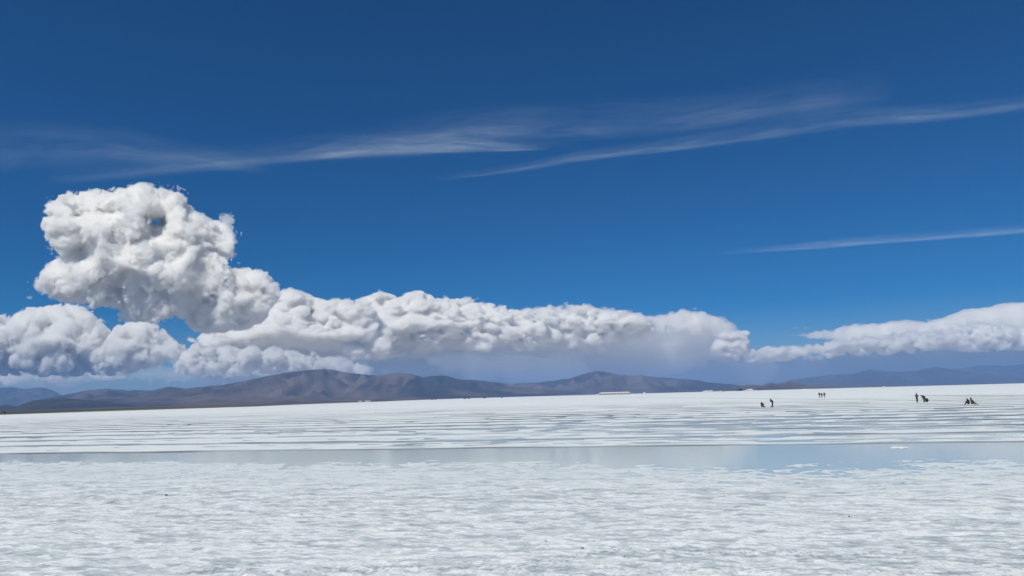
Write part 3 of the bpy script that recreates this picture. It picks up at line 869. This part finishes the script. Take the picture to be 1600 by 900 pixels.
# ------------------------------------------------------------------ people
def capsules(caps, vox=0.012, k=0.03, cut=None):
    """one continuous skin over tapered capsules (p, q, r_p, r_q)"""
    P = np.array([c[0] for c in caps] + [c[1] for c in caps]); rm = max(max(c[2], c[3]) for c in caps)
    lo = P.min(0) - rm - 0.04; hi = P.max(0) + rm + 0.04
    n = ((hi - lo) / vox).astype(int) + 1
    ax = [lo[i] + np.arange(n[i]) * vox for i in range(3)]
    Fd = np.full(n, -0.05, np.float32)
    for p, q, r0, r1 in caps:
        p = np.array(p, float); q = np.array(q, float)
        m = max(r0, r1) + 0.05
        l = np.minimum(p, q) - m; h = np.maximum(p, q) + m
        sl = tuple(slice(max(0, int((l[i] - lo[i]) / vox)), min(n[i], int((h[i] - lo[i]) / vox) + 2)) for i in range(3))
        X = ax[0][sl[0]][:, None, None]; Y = ax[1][sl[1]][None, :, None]; Z = ax[2][sl[2]][None, None, :]
        d = q - p; L = max(d @ d, 1e-9)
        t = np.clip(((X - p[0]) * d[0] + (Y - p[1]) * d[1] + (Z - p[2]) * d[2]) / L, 0, 1)
        f = (r0 + (r1 - r0) * t) - np.sqrt((X - p[0] - t * d[0]) ** 2 + (Y - p[1] - t * d[1]) ** 2 + (Z - p[2] - t * d[2]) ** 2)
        g = Fd[sl]; kk = min(k, 0.8 * min(r0, r1) + 0.002)
        hh = np.clip(0.5 + 0.5 * (g - f) / kk, 0, 1)
        Fd[sl] = f + (g - f) * hh + kk * hh * (1 - hh)
    if cut is not None: Fd = cut(Fd, ax)
    return surface_nets(Fd, vox, lo)


BASE = dict(pelvis=(0, 0, .93), waist=(0, 0, 1.08), chest=(0, 0, 1.28), neck=(0, 0, 1.44), head=(0, 0, 1.58), sL=(-.18, 0, 1.39), sR=(.18, 0, 1.39),
            eL=(-.24, -.02, 1.12), eR=(.24, -.02, 1.12), hL=(-.25, -.08, .88), hR=(.25, -.08, .88), pL=(-.09, 0, .90), pR=(.09, 0, .90),
            kL=(-.11, -.02, .49), kR=(.11, -.02, .49), aL=(-.12, .02, .08), aR=(.12, .02, .08))
skin_m = plain_mat('skin', (0.32, 0.19, 0.13), 0.6, 0.06, 20)
eye_m = plain_mat('eye_white', (0.5, 0.5, 0.5), 0.3, 0.05, 50)
hair_m = plain_mat('dark_hair', (0.02, 0.016, 0.013), 0.7, 0.2, 40)
shoe_m = plain_mat('dark_shoe', (0.02, 0.02, 0.022), 0.6, 0.2, 20)


def person(label, px, py, pose, jacket, trousers, face=(0, -1), group=None, scale=1.0, hat=None, long_coat=0.0, sleeves=True, long_legs=True, foot_dir=None, sink=0.0):
    J = {k: np.array(v, float) for k, v in {**BASE, **pose}.items()}
    g = ground(px, py)
    f3 = np.array([face[0], face[1], 0.0]); f3 /= np.linalg.norm(f3)
    fd = f3 if foot_dir is None else np.array([*foot_dir, 0.0]) / np.linalg.norm(foot_dir)
    rt = root('person', (g[0], g[1], 0.03 - sink), label, 'person', group)
    rt.scale = (scale,) * 3
    hd = J['head']; up = hd - J['neck']; up /= np.linalg.norm(up)
    side = np.cross(f3, up); side /= np.linalg.norm(side)
    fw = np.cross(up, side)
    caps = [(J['pelvis'], J['waist'], .135, .12), (J['waist'], J['chest'], .12, .14), (J['chest'], J['neck'], .13, .055), (J['neck'], hd, .055, .06),
            (hd - up * .04, hd + up * .05, .078, .092), (hd - up * .07 + fw * .03, hd + up * .0 + fw * .02, .05, .07),
            (hd - up * .015 + fw * .085, hd - up * .03 + fw * .112, .012, .016),                    # nose
            (hd - up * .062 + fw * .082 - side * .02, hd - up * .062 + fw * .082 + side * .02, .012, .012)]   # mouth
    for s in (-1, 1):
        caps.append((hd - up * .02 + side * s * .088, hd + up * .02 + side * s * .09, .012, .014))   # ears
    for S_, s in (('L', -1), ('R', 1)):
        sh, e, h, hp, kn, an = (J[c + S_] for c in 'sehpka')
        caps += [(J['chest'] * .5 + J['neck'] * .5, sh, .07, .062), (sh, e, .052, .040), (e, h, .040, .027), (hp, kn, .085, .055), (kn, an, .055, .036),
                 (an - np.array([0, 0, .02]), an + fd * .16 - np.array([0, 0, .045]), .04, .03), (J['pelvis'], hp, .12, .10)]
        # palm, four fingers and a thumb
        dr = h - e; dr /= np.linalg.norm(dr)
        lat = np.cross(dr, np.array([0.3, 1, 0.2])); lat /= np.linalg.norm(lat)
        cr = np.cross(lat, dr)
        pm = h + dr * .07
        caps.append((h, pm, .028, .034))
        for q, ln in zip((-1.5, -.5, .5, 1.5), (.055, .07, .075, .06)):
            a = pm + lat * q * .021 + dr * .015; b = a + dr * ln * .55 + cr * .008; c = b + dr * ln * .35 + cr * .022
            caps += [(a, b, .0095, .009), (b, c, .009, .0075)]
        a = h + dr * .03 - lat * .03; caps += [(a, a + dr * .045 - lat * .03, .012, .010)]
    v, f = capsules(caps)
    body = np_mesh('body', v, f, skin_m, rt)
    # garments, each a shell a little larger than the body
    tc = [(J['pelvis'] * .6 + J['waist'] * .4, J['waist'], .155, .15), (J['waist'], J['chest'], .15, .165), (J['chest'], J['chest'] * .3 + J['neck'] * .7, .155, .085)]
    if long_coat: tc.append((J['pelvis'], J['pelvis'] - np.array([0, 0, long_coat]), .16, .17))
    for S_ in 'LR':
        sh, e, h = (J[c + S_] for c in 'seh')
        tc += [(J['chest'] * .5 + J['neck'] * .5, sh, .09, .085), (sh, e, .078, .060)]
        if sleeves: tc.append((e, e + (h - e) * .9, .060, .046))
    v, f = capsules(tc, vox=0.016)
    np_mesh('jacket', v, f, jacket, rt)
    pc = [(J['pelvis'], J['pelvis'] * .7 + J['waist'] * .3, .155, .145)]
    for S_ in 'LR':
        hp, kn, an = (J[c + S_] for c in 'pka')
        pc += [(J['pelvis'], hp, .14, .12), (hp, kn, .108, .075)]
        if long_legs: pc.append((kn, kn + (an - kn) * .93, .075, .060))
    v, f = capsules(pc, vox=0.016)
    np_mesh('trousers', v, f, trousers, rt)
    for S_ in 'LR':
        an = J['a' + S_]
        v, f = capsules([(an - np.array([0, 0, .01]), an + fd * .05 - np.array([0, 0, .035]), .052, .05), (an + fd * .05 - np.array([0, 0, .035]), an + fd * .17 - np.array([0, 0, .045]), .05, .038)], vox=0.012)
        np_mesh('shoe', v, f, shoe_m, rt)
    v, f = capsules([(hd + up * .05 - fw * .02, hd - up * .03 - fw * .045, .098, .085)], vox=0.012)
    np_mesh('hair', v, f, hair_m, rt)
    if hat is not None:
        v, f = capsules([(hd + up * .09, hd + up * .10, .105, .09), (hd + up * .075 + fw * .06, hd + up * .07 + fw * .13, .07, .045)], vox=0.014)
        np_mesh('hat', v, f, hat, rt)
    for s in (-1, 1):
        v, f = capsules([(hd + fw * .083 + side * s * .03, hd + fw * .086 + side * s * .03, .0125, .012)], vox=0.005)
        np_mesh('eye', v, f, eye_m, rt)
    return rt


def cloth(name, col): return plain_mat(name, col, 0.85, 0.2, 12)


black = cloth('black_cloth', (0.012, 0.013, 0.017)); navy = cloth('navy_cloth', (0.018, 0.022, 0.04)); green = cloth('dark_green_cloth', (0.022, 0.06, 0.022))
olive = cloth('olive_cloth', (0.035, 0.055, 0.03)); grey_c = cloth('grey_cloth', (0.07, 0.07, 0.08)); shorts = cloth('tan_cloth', (0.25, 0.17, 0.15)); lilac = cloth('faded_trousers', (0.22, 0.19, 0.22))

person('crouching person in black holding something tan, left of the leaning person', 1191.2, 637.0,
       dict(pelvis=(0, .05, .28), waist=(-.01, .0, .42), chest=(-.04, -.04, .60), neck=(-.07, -.04, .76), head=(-.08, -.06, .88), sL=(-.22, -.02, .70), sR=(.12, -.02, .70),
            eL=(-.25, -.22, .50), eR=(.24, -.2, .52), hL=(-.08, -.32, .42), hR=(.16, -.34, .40), pL=(-.09, .04, .27), pR=(.09, .04, .27), kL=(-.17, -.26, .46), kR=(.17, -.26, .46),
            aL=(-.11, -.08, .08), aR=(.12, -.08, .08)), black, black, group='people scattered on the far salt')
bg_ = bm = bmesh.new()
prism(bm, [(-.13, 0), (.13, 0), (.15, .16), (.10, .30), (-.09, .31), (-.15, .15)], -.07, .07)
bmesh.ops.bevel(bm, geom=bm.edges[:], offset=.03, segments=2, affect='EDGES')
g = ground(1193.2, 637.3)
rt = root('shoulder_bag', (g[0], g[1] - .35, 0.03), 'small tan bag on the salt in front of the crouching person in black', 'bag')
bm_obj('bag_body', bm, cloth('tan_canvas', (0.20, 0.15, 0.11)), rt, True)
bm = bmesh.new()
for k in range(10):
    a = math.pi * k / 9
    cyl(bm, (math.cos(a) * .11, 0, .28 + math.sin(a) * .13), .012, .05, 'X', 6)
bm_obj('strap', bm, black, rt)
person('dark clad person leaning forward with legs apart, right of the crouching one', 1206.8, 637.0,
       dict(pelvis=(.09, 0, .80), waist=(.08, 0, .93), chest=(-.02, 0, 1.12), neck=(-.12, 0, 1.24), head=(-.21, -.02, 1.35), sL=(-.04, -.17, 1.19), sR=(-.04, .17, 1.19),
            eL=(-.20, -.2, 1.0), eR=(-.16, .18, .98), hL=(-.30, -.10, 1.16), hR=(-.30, .08, 1.14), pL=(.07, -.08, .78), pR=(.10, .08, .78), kL=(-.02, -.10, .42), kR=(.12, .08, .42),
            aL=(-.20, -.10, .08), aR=(.14, .10, .08)), navy, black, face=(-1, -.1), group='people scattered on the far salt', scale=1.03)
trio = 'three people walking side by side far out on the salt'
person('left one of the three distant walkers, dark jacket with an elbow out', 1280.7, 622.0, dict(eL=(-.36, .0, 1.12), hL=(-.20, -.1, .96)), black, lilac, group=trio, scale=1.04)
person('middle and shortest one of the three distant walkers', 1284.2, 621.6, dict(kR=(.15, -.15, .48), aR=(.20, .10, .10)), navy, grey_c, group=trio, scale=.93)
person('right one of the three distant walkers, wide dark jacket and thin legs', 1288.4, 622.0, dict(eR=(.40, .0, 1.10), hR=(.22, -.08, .95), eL=(-.28, 0, 1.12), aL=(-.05, .0, .08), aR=(.06, 0, .08)), black, shorts, group=trio, scale=1.04, long_coat=.12, long_legs=False)
right = 'people near the right edge of the salt'
person('standing person in a dark green jacket facing the stooping person', 1433.3, 629.0, dict(eL=(-.27, -.05, 1.13), eR=(.27, -.05, 1.13), hL=(-.14, -.22, 1.08), hR=(.14, -.22, 1.08), kL=(-.08, -.02, .49), kR=(.08, -.02, .49), aL=(-.07, .02, .08), aR=(.07, .02, .08)),
       green, black, group=right, scale=.98, hat=olive, long_coat=.05)
person('dark clad person stooping to the left with a level back', 1444.6, 628.7,
       dict(pelvis=(.10, 0, .78), waist=(.04, 0, .92), chest=(-.14, 0, 1.06), neck=(-.34, 0, 1.16), head=(-.47, -.02, 1.18), sL=(-.24, -.17, 1.08), sR=(-.24, .17, 1.08),
            eL=(-.30, -.2, .84), eR=(-.28, .18, .84), hL=(-.14, -.16, .64), hR=(-.12, .14, .62), pL=(.10, -.09, .76), pR=(.10, .09, .76), kL=(-.12, -.11, .47), kR=(-.08, .11, .47),
            aL=(.0, -.12, .08), aR=(.04, .12, .08)), navy, black, face=(-1, -.05), group=right, scale=1.03)
person('person in black crouching low, curled up right behind the stooping person', 1448.6, 628.5,
       dict(pelvis=(.14, 0, .28), waist=(.10, 0, .42), chest=(-.02, 0, .52), neck=(-.15, 0, .54), head=(-.27, -.02, .52), sL=(-.06, -.16, .50), sR=(-.06, .16, .50),
            eL=(-.14, -.22, .30), eR=(-.14, .22, .30), hL=(-.26, -.16, .14), hR=(-.26, .16, .14), pL=(.13, -.09, .26), pR=(.13, .09, .26), kL=(-.16, -.14, .34), kR=(-.14, .14, .34),
            aL=(.06, -.13, .08), aR=(.08, .13, .08)), black, black, face=(-1, -.05), group=right, scale=1.05)
person('person in black sitting on the salt with one leg stretched out to the left', 1513.6, 632.6,
       dict(pelvis=(.02, 0, .22), waist=(.03, 0, .38), chest=(.0, 0, .56), neck=(-.08, 0, .72), head=(-.17, -.02, .80), sL=(-.06, -.17, .66), sR=(-.02, .17, .66),
            eL=(-.20, -.24, .46), eR=(-.16, .22, .44), hL=(-.36, -.2, .28), hR=(-.32, .18, .28), pL=(0, -.09, .20), pR=(0, .09, .20), kL=(-.32, -.14, .34), kR=(-.26, .14, .44),
            aL=(-.62, -.16, .08), aR=(-.38, .16, .08)), black, navy, face=(-1, -.15), group=right, scale=1.02)
person('person in a green jacket sitting with one leg stretched out to the right', 1519.4, 632.6,
       dict(pelvis=(-.02, 0, .22), waist=(-.03, 0, .38), chest=(-.04, 0, .57), neck=(-.10, 0, .73), head=(-.14, -.03, .86), sL=(-.08, -.17, .67), sR=(-.04, .17, .67),
            eL=(.06, -.24, .48), eR=(.10, .22, .46), hL=(.24, -.2, .34), hR=(.26, .18, .34), pL=(0, -.09, .20), pR=(0, .09, .20), kL=(.26, -.14, .30), kR=(.24, .14, .40),
            aL=(.56, -.16, .08), aR=(.38, .16, .08)), green, olive, face=(1, -.3), group=right, scale=1.02, hat=olive)

# ------------------------------------------------------------------ pebbles and lumps on the salt
peb_m = plain_mat('dark_mud', (0.035, 0.035, 0.036), 0.9, 0.3, 60)
rng = random.Random(4)
for k, (px, py, w, lab) in enumerate([(260, 773.5, .085, 'largest dark pebble, alone on the pale salt at the left'), (853, 845.5, .034, 'small dark pebble, topmost of the few near the bottom middle'),
                                      (910, 856.5, .05, 'flattest and widest dark pebble near the bottom middle'), (928, 845, .026, 'tiny dark pebble just above and right of the wide flat one'),
                                      (901, 867, .024, 'tiny dark pebble just below the wide flat one'), (975.5, 870, .030, 'dark pebble at the right end of the scatter near the bottom'),
                                      (471, 804, .034, 'lone small dark pebble left of centre on the near salt'), (1327, 807, .04, 'lone small dark pebble right of centre on the near salt')]):
    g = ground(px, py, 0.06)
    bm = bmesh.new()
    bmesh.ops.create_icosphere(bm, subdivisions=3, radius=1.0)
    for v in bm.verts:
        q = v.co.copy()
        v.co = Vector((q.x * w * .5, q.y * w * .42, q.z * w * .26)) * (1 + .22 * math.sin(q.x * 4 + k) * math.cos(q.y * 5 + k * 2) + rng.uniform(-.04, .04))
    o = bm_obj('pebble', bm, peb_m, smooth=True)
    o.location = (g[0], g[1], 0.062)
    tag(o, lab, 'pebble', 'dark pebbles on the near salt')
g = ground(1405, 699.5)
bm = bmesh.new(); bmesh.ops.create_icosphere(bm, subdivisions=5, radius=1.0)
for v in bm.verts:
    q = v.co.copy(); r_ = 1 + .3 * math.sin(q.x * 5) * math.cos(q.y * 4 + 1) + .08 * math.sin(q.x * 17 + q.y * 13)
    v.co = Vector((q.x * .42 * r_, q.y * .5 * r_, q.z * .035 + (.012 * math.sin(q.x * 11) * math.sin(q.y * 9) if q.z > 0 else 0)))
o = bm_obj('salt_lump', bm, bpy.data.materials['salt_crust'], smooth=True); o.location = (g[0], g[1], .004)
tag(o, 'small white island of salt standing in the shallow water at the right', 'salt lump')

# ------------------------------------------------------------------ things at the far shore
white_p = plain_mat('white_paint', (0.78, 0.78, 0.77), 0.45, 0.05, 2); glass_m = plain_mat('dark_glass', (0.02, 0.025, 0.03), 0.15, 0.1, 2)
tyre_m = plain_mat('tyre_rubber', (0.015, 0.015, 0.015), 0.9, 0.2, 9); rim_m = plain_mat('steel_rim', (0.4, 0.4, 0.4), 0.4, 0.1, 5, 0.8)
wall_pink = plain_mat('salt_brick_wall', (0.42, 0.33, 0.29), 0.9, 0.12, 0.6); roof_w = plain_mat('pale_roof', (0.74, 0.70, 0.67), 0.7, 0.08, 0.3)
dark_o = plain_mat('dark_opening', (0.03, 0.03, 0.03), 0.8, 0.1, 3)


def van(label, px, Y, L=5.4, H=2.4, paint=white_p, rz=0.0, group='white vehicles parked at the far shore', nose=0.75, name='parked_van', cat='van', z=0.0, W=2.0):
    p = at(px, 600, Y)
    rt = root(name, (p[0], Y, z), label, cat, group, rz)
    r = 0.36 if H < 2.8 else 0.48
    h = L / 2
    bm = bmesh.new()
    prism(bm, [(-h, r * .9), (h, r * .9), (h, H * .45), (h - .1 * nose, H * .52), (h - 1.25 * nose, H * .60), (h - 1.95 * nose, H * .97), (h - 2.2 * nose, H), (-h + .12, H), (-h, H * .93)], -W / 2, W / 2)
    bmesh.ops.bevel(bm, geom=bm.edges[:], offset=.07, segments=2, affect='EDGES')
    bm_obj('body', bm, paint, rt)
    bm = bmesh.new()
    a, b = h - 1.33 * nose, h - 1.90 * nose
    prism(bm, [(a, H * .63), (a + .04, H * .63), (b + .04, H * .93), (b, H * .93)], -W / 2 + .12, W / 2 - .12)
    bm_obj('windscreen', bm, glass_m, rt)
    n = max(2, int(L / 1.7))
    for s in (-1, 1):
        for k in range(n):
            x0 = -h + .35 + k * (L - 2.5 * nose - .4) / n
            bm = bmesh.new(); box(bm, x0, x0 + (L - 2.5 * nose - .4) / n - .14, s * (W / 2 + .004) - .012, s * (W / 2 + .004) + .012, H * .58, H * .86, .008)
            bm_obj('window', bm, glass_m, rt)
        for x in (-h + .95, h - .95):
            bm = bmesh.new(); cyl(bm, (x, s * (W / 2 - .08), r), r, .24, 'Y', 20)
            w = bm_obj('wheel', bm, tyre_m, rt)
            bm = bmesh.new(); cyl(bm, (x, s * (W / 2 + .045), r), r * .55, .03, 'Y', 12)
            bm_obj('rim', bm, rim_m, w)
        bm = bmesh.new(); box(bm, h - .03, h + .03, s * (W / 2 - .35) - .14, s * (W / 2 - .35) + .14, H * .36, H * .44, .01)
        bm_obj('headlight', bm, rim_m, rt)
    return rt


van('white minibus, left one of the pair parked under the main mountain', 563.3, 1500, 7.6, 2.9, W=2.2)
van('long white bus, right one of the pair parked under the main mountain', 574.6, 1550, 12.6, 3.3, nose=.35, name='parked_bus', cat='bus', W=2.5)
van('leftmost of the three small white vans right of the long white shed', 1120.2, 1900, 6.4, 2.9)
van('brightest, middle one of the three small white vans', 1125.8, 1900, 6.4, 3.0)
van('dimmer grey white van, rightmost of the three', 1130.0, 1950, 6.4, 2.8, plain_mat('grey_paint', (0.42, 0.43, 0.45), 0.5, 0.05, 2))
dk = plain_mat('dark_paint', (0.015, 0.016, 0.018), 0.4, 0.1, 2); gd = 'dark vehicles parked along the far shore'
for px, L, H, lab in ((674.8, 4.6, 3.0, 'dark truck, left one of the close pair on the far shore'), (680.2, 4.4, 2.8, 'dark truck, right one of the close pair on the far shore'),
                      (726.0, 5.4, 2.4, 'dark car, left one of the second pair along the far shore'), (732.2, 5.0, 2.0, 'dark car, right one of the second pair along the far shore'),
                      (757.0, 6.4, 1.9, 'low dark car alone between two groups on the far shore'), (783.8, 4.0, 2.6, 'dark car nearest to the middle of the far shore')):
    van(lab, px, 1750, L, H, dk, group=gd, name='parked_car', cat='car')


def shed(name, label, px0, px1, Y, H, D, walls, roof, round_end=False, cat='building', doors=3, z=0.0, group=None, gable=False):
    x0, x1 = at(px0, 600, Y)[0], at(px1, 600, Y)[0]
    c = (x0 + x1) / 2; h = (x1 - x0) / 2
    rt = root(name, (c, Y, z), label, cat, group)
    bm = bmesh.new(); box(bm, -h + .4, h - .4, 0, D, 0, H * .62, .05); bm_obj('wall', bm, walls, rt)
    bm = bmesh.new()
    e = min(h * .3, H * 1.1)
    pts = [(-h, H * .62), (h, H * .62), (h, H * .66), (h - e * .3, H * .86), (h - e, H), (-h + e, H), (-h + e * .3, H * .86), (-h, H * .66)] if round_end else [(-h, H * .62), (h, H * .62), (h, H * .68), (h - .3, H), (-h + .3, H), (-h, H * .68)]
    prism(bm, pts, -.4, D + .4); bm_obj('roof', bm, roof, rt)
    for k in range(doors):
        x = -h + (k + .5) * 2 * h / doors
        bm = bmesh.new(); box(bm, x - min(1.4, h / doors * .4), x + min(1.4, h / doors * .4), -.06, .04, .02, H * .46, .02)
        bm_obj('door', bm, dark_o, rt)
    return rt


shed('salt_works_building', 'long low building with pinkish walls and pale roof on the far shore', 935.5, 984.5, 2200, 7.6, 14, wall_pink, roof_w, True, doors=9)
bm = bmesh.new(); cyl(bm, (0, 0, 1.2), 2.4, 2.4, 'Z', 20, 1.5)
o = bm_obj('water_tank', bm, white_p, smooth=False); p = at(932.8, 600, 2150); o.location = (p[0], 2150, 0); tag(o, 'small white tank at the left end of the long pinkish building', 'tank')
rt = root('water_tank', (at(1006.2, 600, 2200)[0], 2200, 0), 'lone white tank standing right of the long pinkish building', 'tank')
bm = bmesh.new(); cyl(bm, (0, 0, 2.0), 2.6, 4.0, 'Z', 24); bm_obj('tank_shell', bm, white_p, rt)
bm = bmesh.new(); cyl(bm, (0, 0, 4.5), 2.7, 1.0, 'Z', 24, .4); bm_obj('lid', bm, white_p, rt)
shed('shed', 'long white shed left of the three white vans', 1098.5, 1113.5, 2300, 4.6, 10, white_p, white_p, doors=4)
shed('shed', 'taller white house with a flat roof beside the dark tree', 1169.5, 1175.5, 2300, 6.2, 9, white_p, white_p, doors=2)
shed('shed', 'narrow white hut just left of the taller white house', 1166.0, 1168.4, 2300, 5.0, 5, white_p, roof_w, doors=1)
shed('shed', 'low white hut nearest to the dark tree', 1162.4, 1165.2, 2320, 3.0, 5, white_p, roof_w, doors=1)
shed('shed', 'low white hut right of the taller white house', 1177.0, 1181.2, 2320, 2.8, 5, roof_w, roof_w, doors=1)
shed('shed', 'tiny pale hut alone below the far blue range at the right', 1380.0, 1382.6, 2900, 3.6, 6, white_p, roof_w, doors=1, z=.3)
rt = root('power_pole', (at(1184.8, 600, 2300)[0], 2300, 0), 'thin dark pole right of the low white hut on the far shore', 'pole')
bm = bmesh.new(); cyl(bm, (0, 0, 3.6), .45, 7.2, 'Z', 10, .3); bm_obj('post', bm, dark_o, rt)
bm = bmesh.new(); box(bm, -1.6, 1.6, -.15, .15, 6.2, 6.55, .03); bm_obj('crossbar', bm, dark_o, rt)
bm = bmesh.new(); bmesh.ops.create_icosphere(bm, subdivisions=5, radius=1.0)
for v in bm.verts:
    q = v.co; s_ = 1 + .12 * math.sin(q.x * 6 + 2) * math.cos(q.y * 5)
    v.co = Vector((q.x * 8.5 * s_, q.y * 5 * s_, max(-.3, q.z * 1.9 * s_)))
o = bm_obj('salt_heap', bm, bpy.data.materials['salt_crust'], smooth=True); p = at(1257, 600, 1900); o.location = (p[0], 1900, 0)
tag(o, 'low white heap of salt on the skyline above the three walkers', 'salt heap')

# dark tree clump and shore bushes
leaf_m = plain_mat('dark_leaf', (0.016, 0.024, 0.014), 0.9, 0.4, 0.8); bark_m = plain_mat('bark', (0.05, 0.04, 0.03), 0.9, 0.2, 2)


def tree(label, px, Y, w, h, seed, group=None, z=-0.3, name='tree', n=1400):
    rg = np.random.default_rng(seed)
    rt = root(name, (at(px, 600, Y)[0], Y, z), label, name, group)
    bm = bmesh.new()
    cyl(bm, (0, 0, h * .22), h * .045, h * .44, 'Z', 8, h * .03)
    for k in range(5):
        a = rg.uniform(0, 6.28); m_ = Matrix.Translation((math.cos(a) * w * .12, math.sin(a) * w * .12, h * .5)) @ Matrix.Rotation(a, 4, 'Z') @ Matrix.Rotation(R(38), 4, 'Y')
        bmesh.ops.create_cone(bm, cap_ends=True, segments=6, radius1=h * .022, radius2=h * .008, depth=h * .4, matrix=m_)
    bm_obj('trunk', bm, bark_m, rt)
    cl = rg.normal(0, 1, (9, 3)); cl /= np.linalg.norm(cl, axis=1)[:, None]; cl *= np.array([w * .32, w * .3, h * .25])
    cc = cl[rg.integers(0, 9, n)] + rg.normal(0, 1, (n, 3)) * np.array([w * .10, w * .10, h * .09]) + np.array([0, 0, h * .62])
    cc[:, 2] = np.maximum(cc[:, 2], h * .12)
    u = rg.normal(0, 1, (n, 3)); u /= np.linalg.norm(u, axis=1)[:, None]; t_ = np.cross(u, rg.normal(0, 1, (n, 3))); t_ /= np.linalg.norm(t_, axis=1)[:, None]
    sz = rg.uniform(.02, .045, (n, 1)) * (w + h)
    v = np.stack([cc - u * sz, cc + t_ * sz * .5, cc + u * sz, cc - t_ * sz * .5], 1).reshape(-1, 3)
    np_mesh('crown', v, np.arange(n * 4).reshape(n, 4), leaf_m, rt, smooth=False)
    return rt


tree('big dark bushy tree beside the white huts on the far shore', 1156.8, 2250, 14, 8.5, 5)
tree('small dark tree left of the big dark bushy one', 1151.6, 2300, 5, 4.0, 6)
tree('small dark bush on the shore at the far left edge', 10.2, 640, 1.6, 2.6, 7, name='bush', n=500)
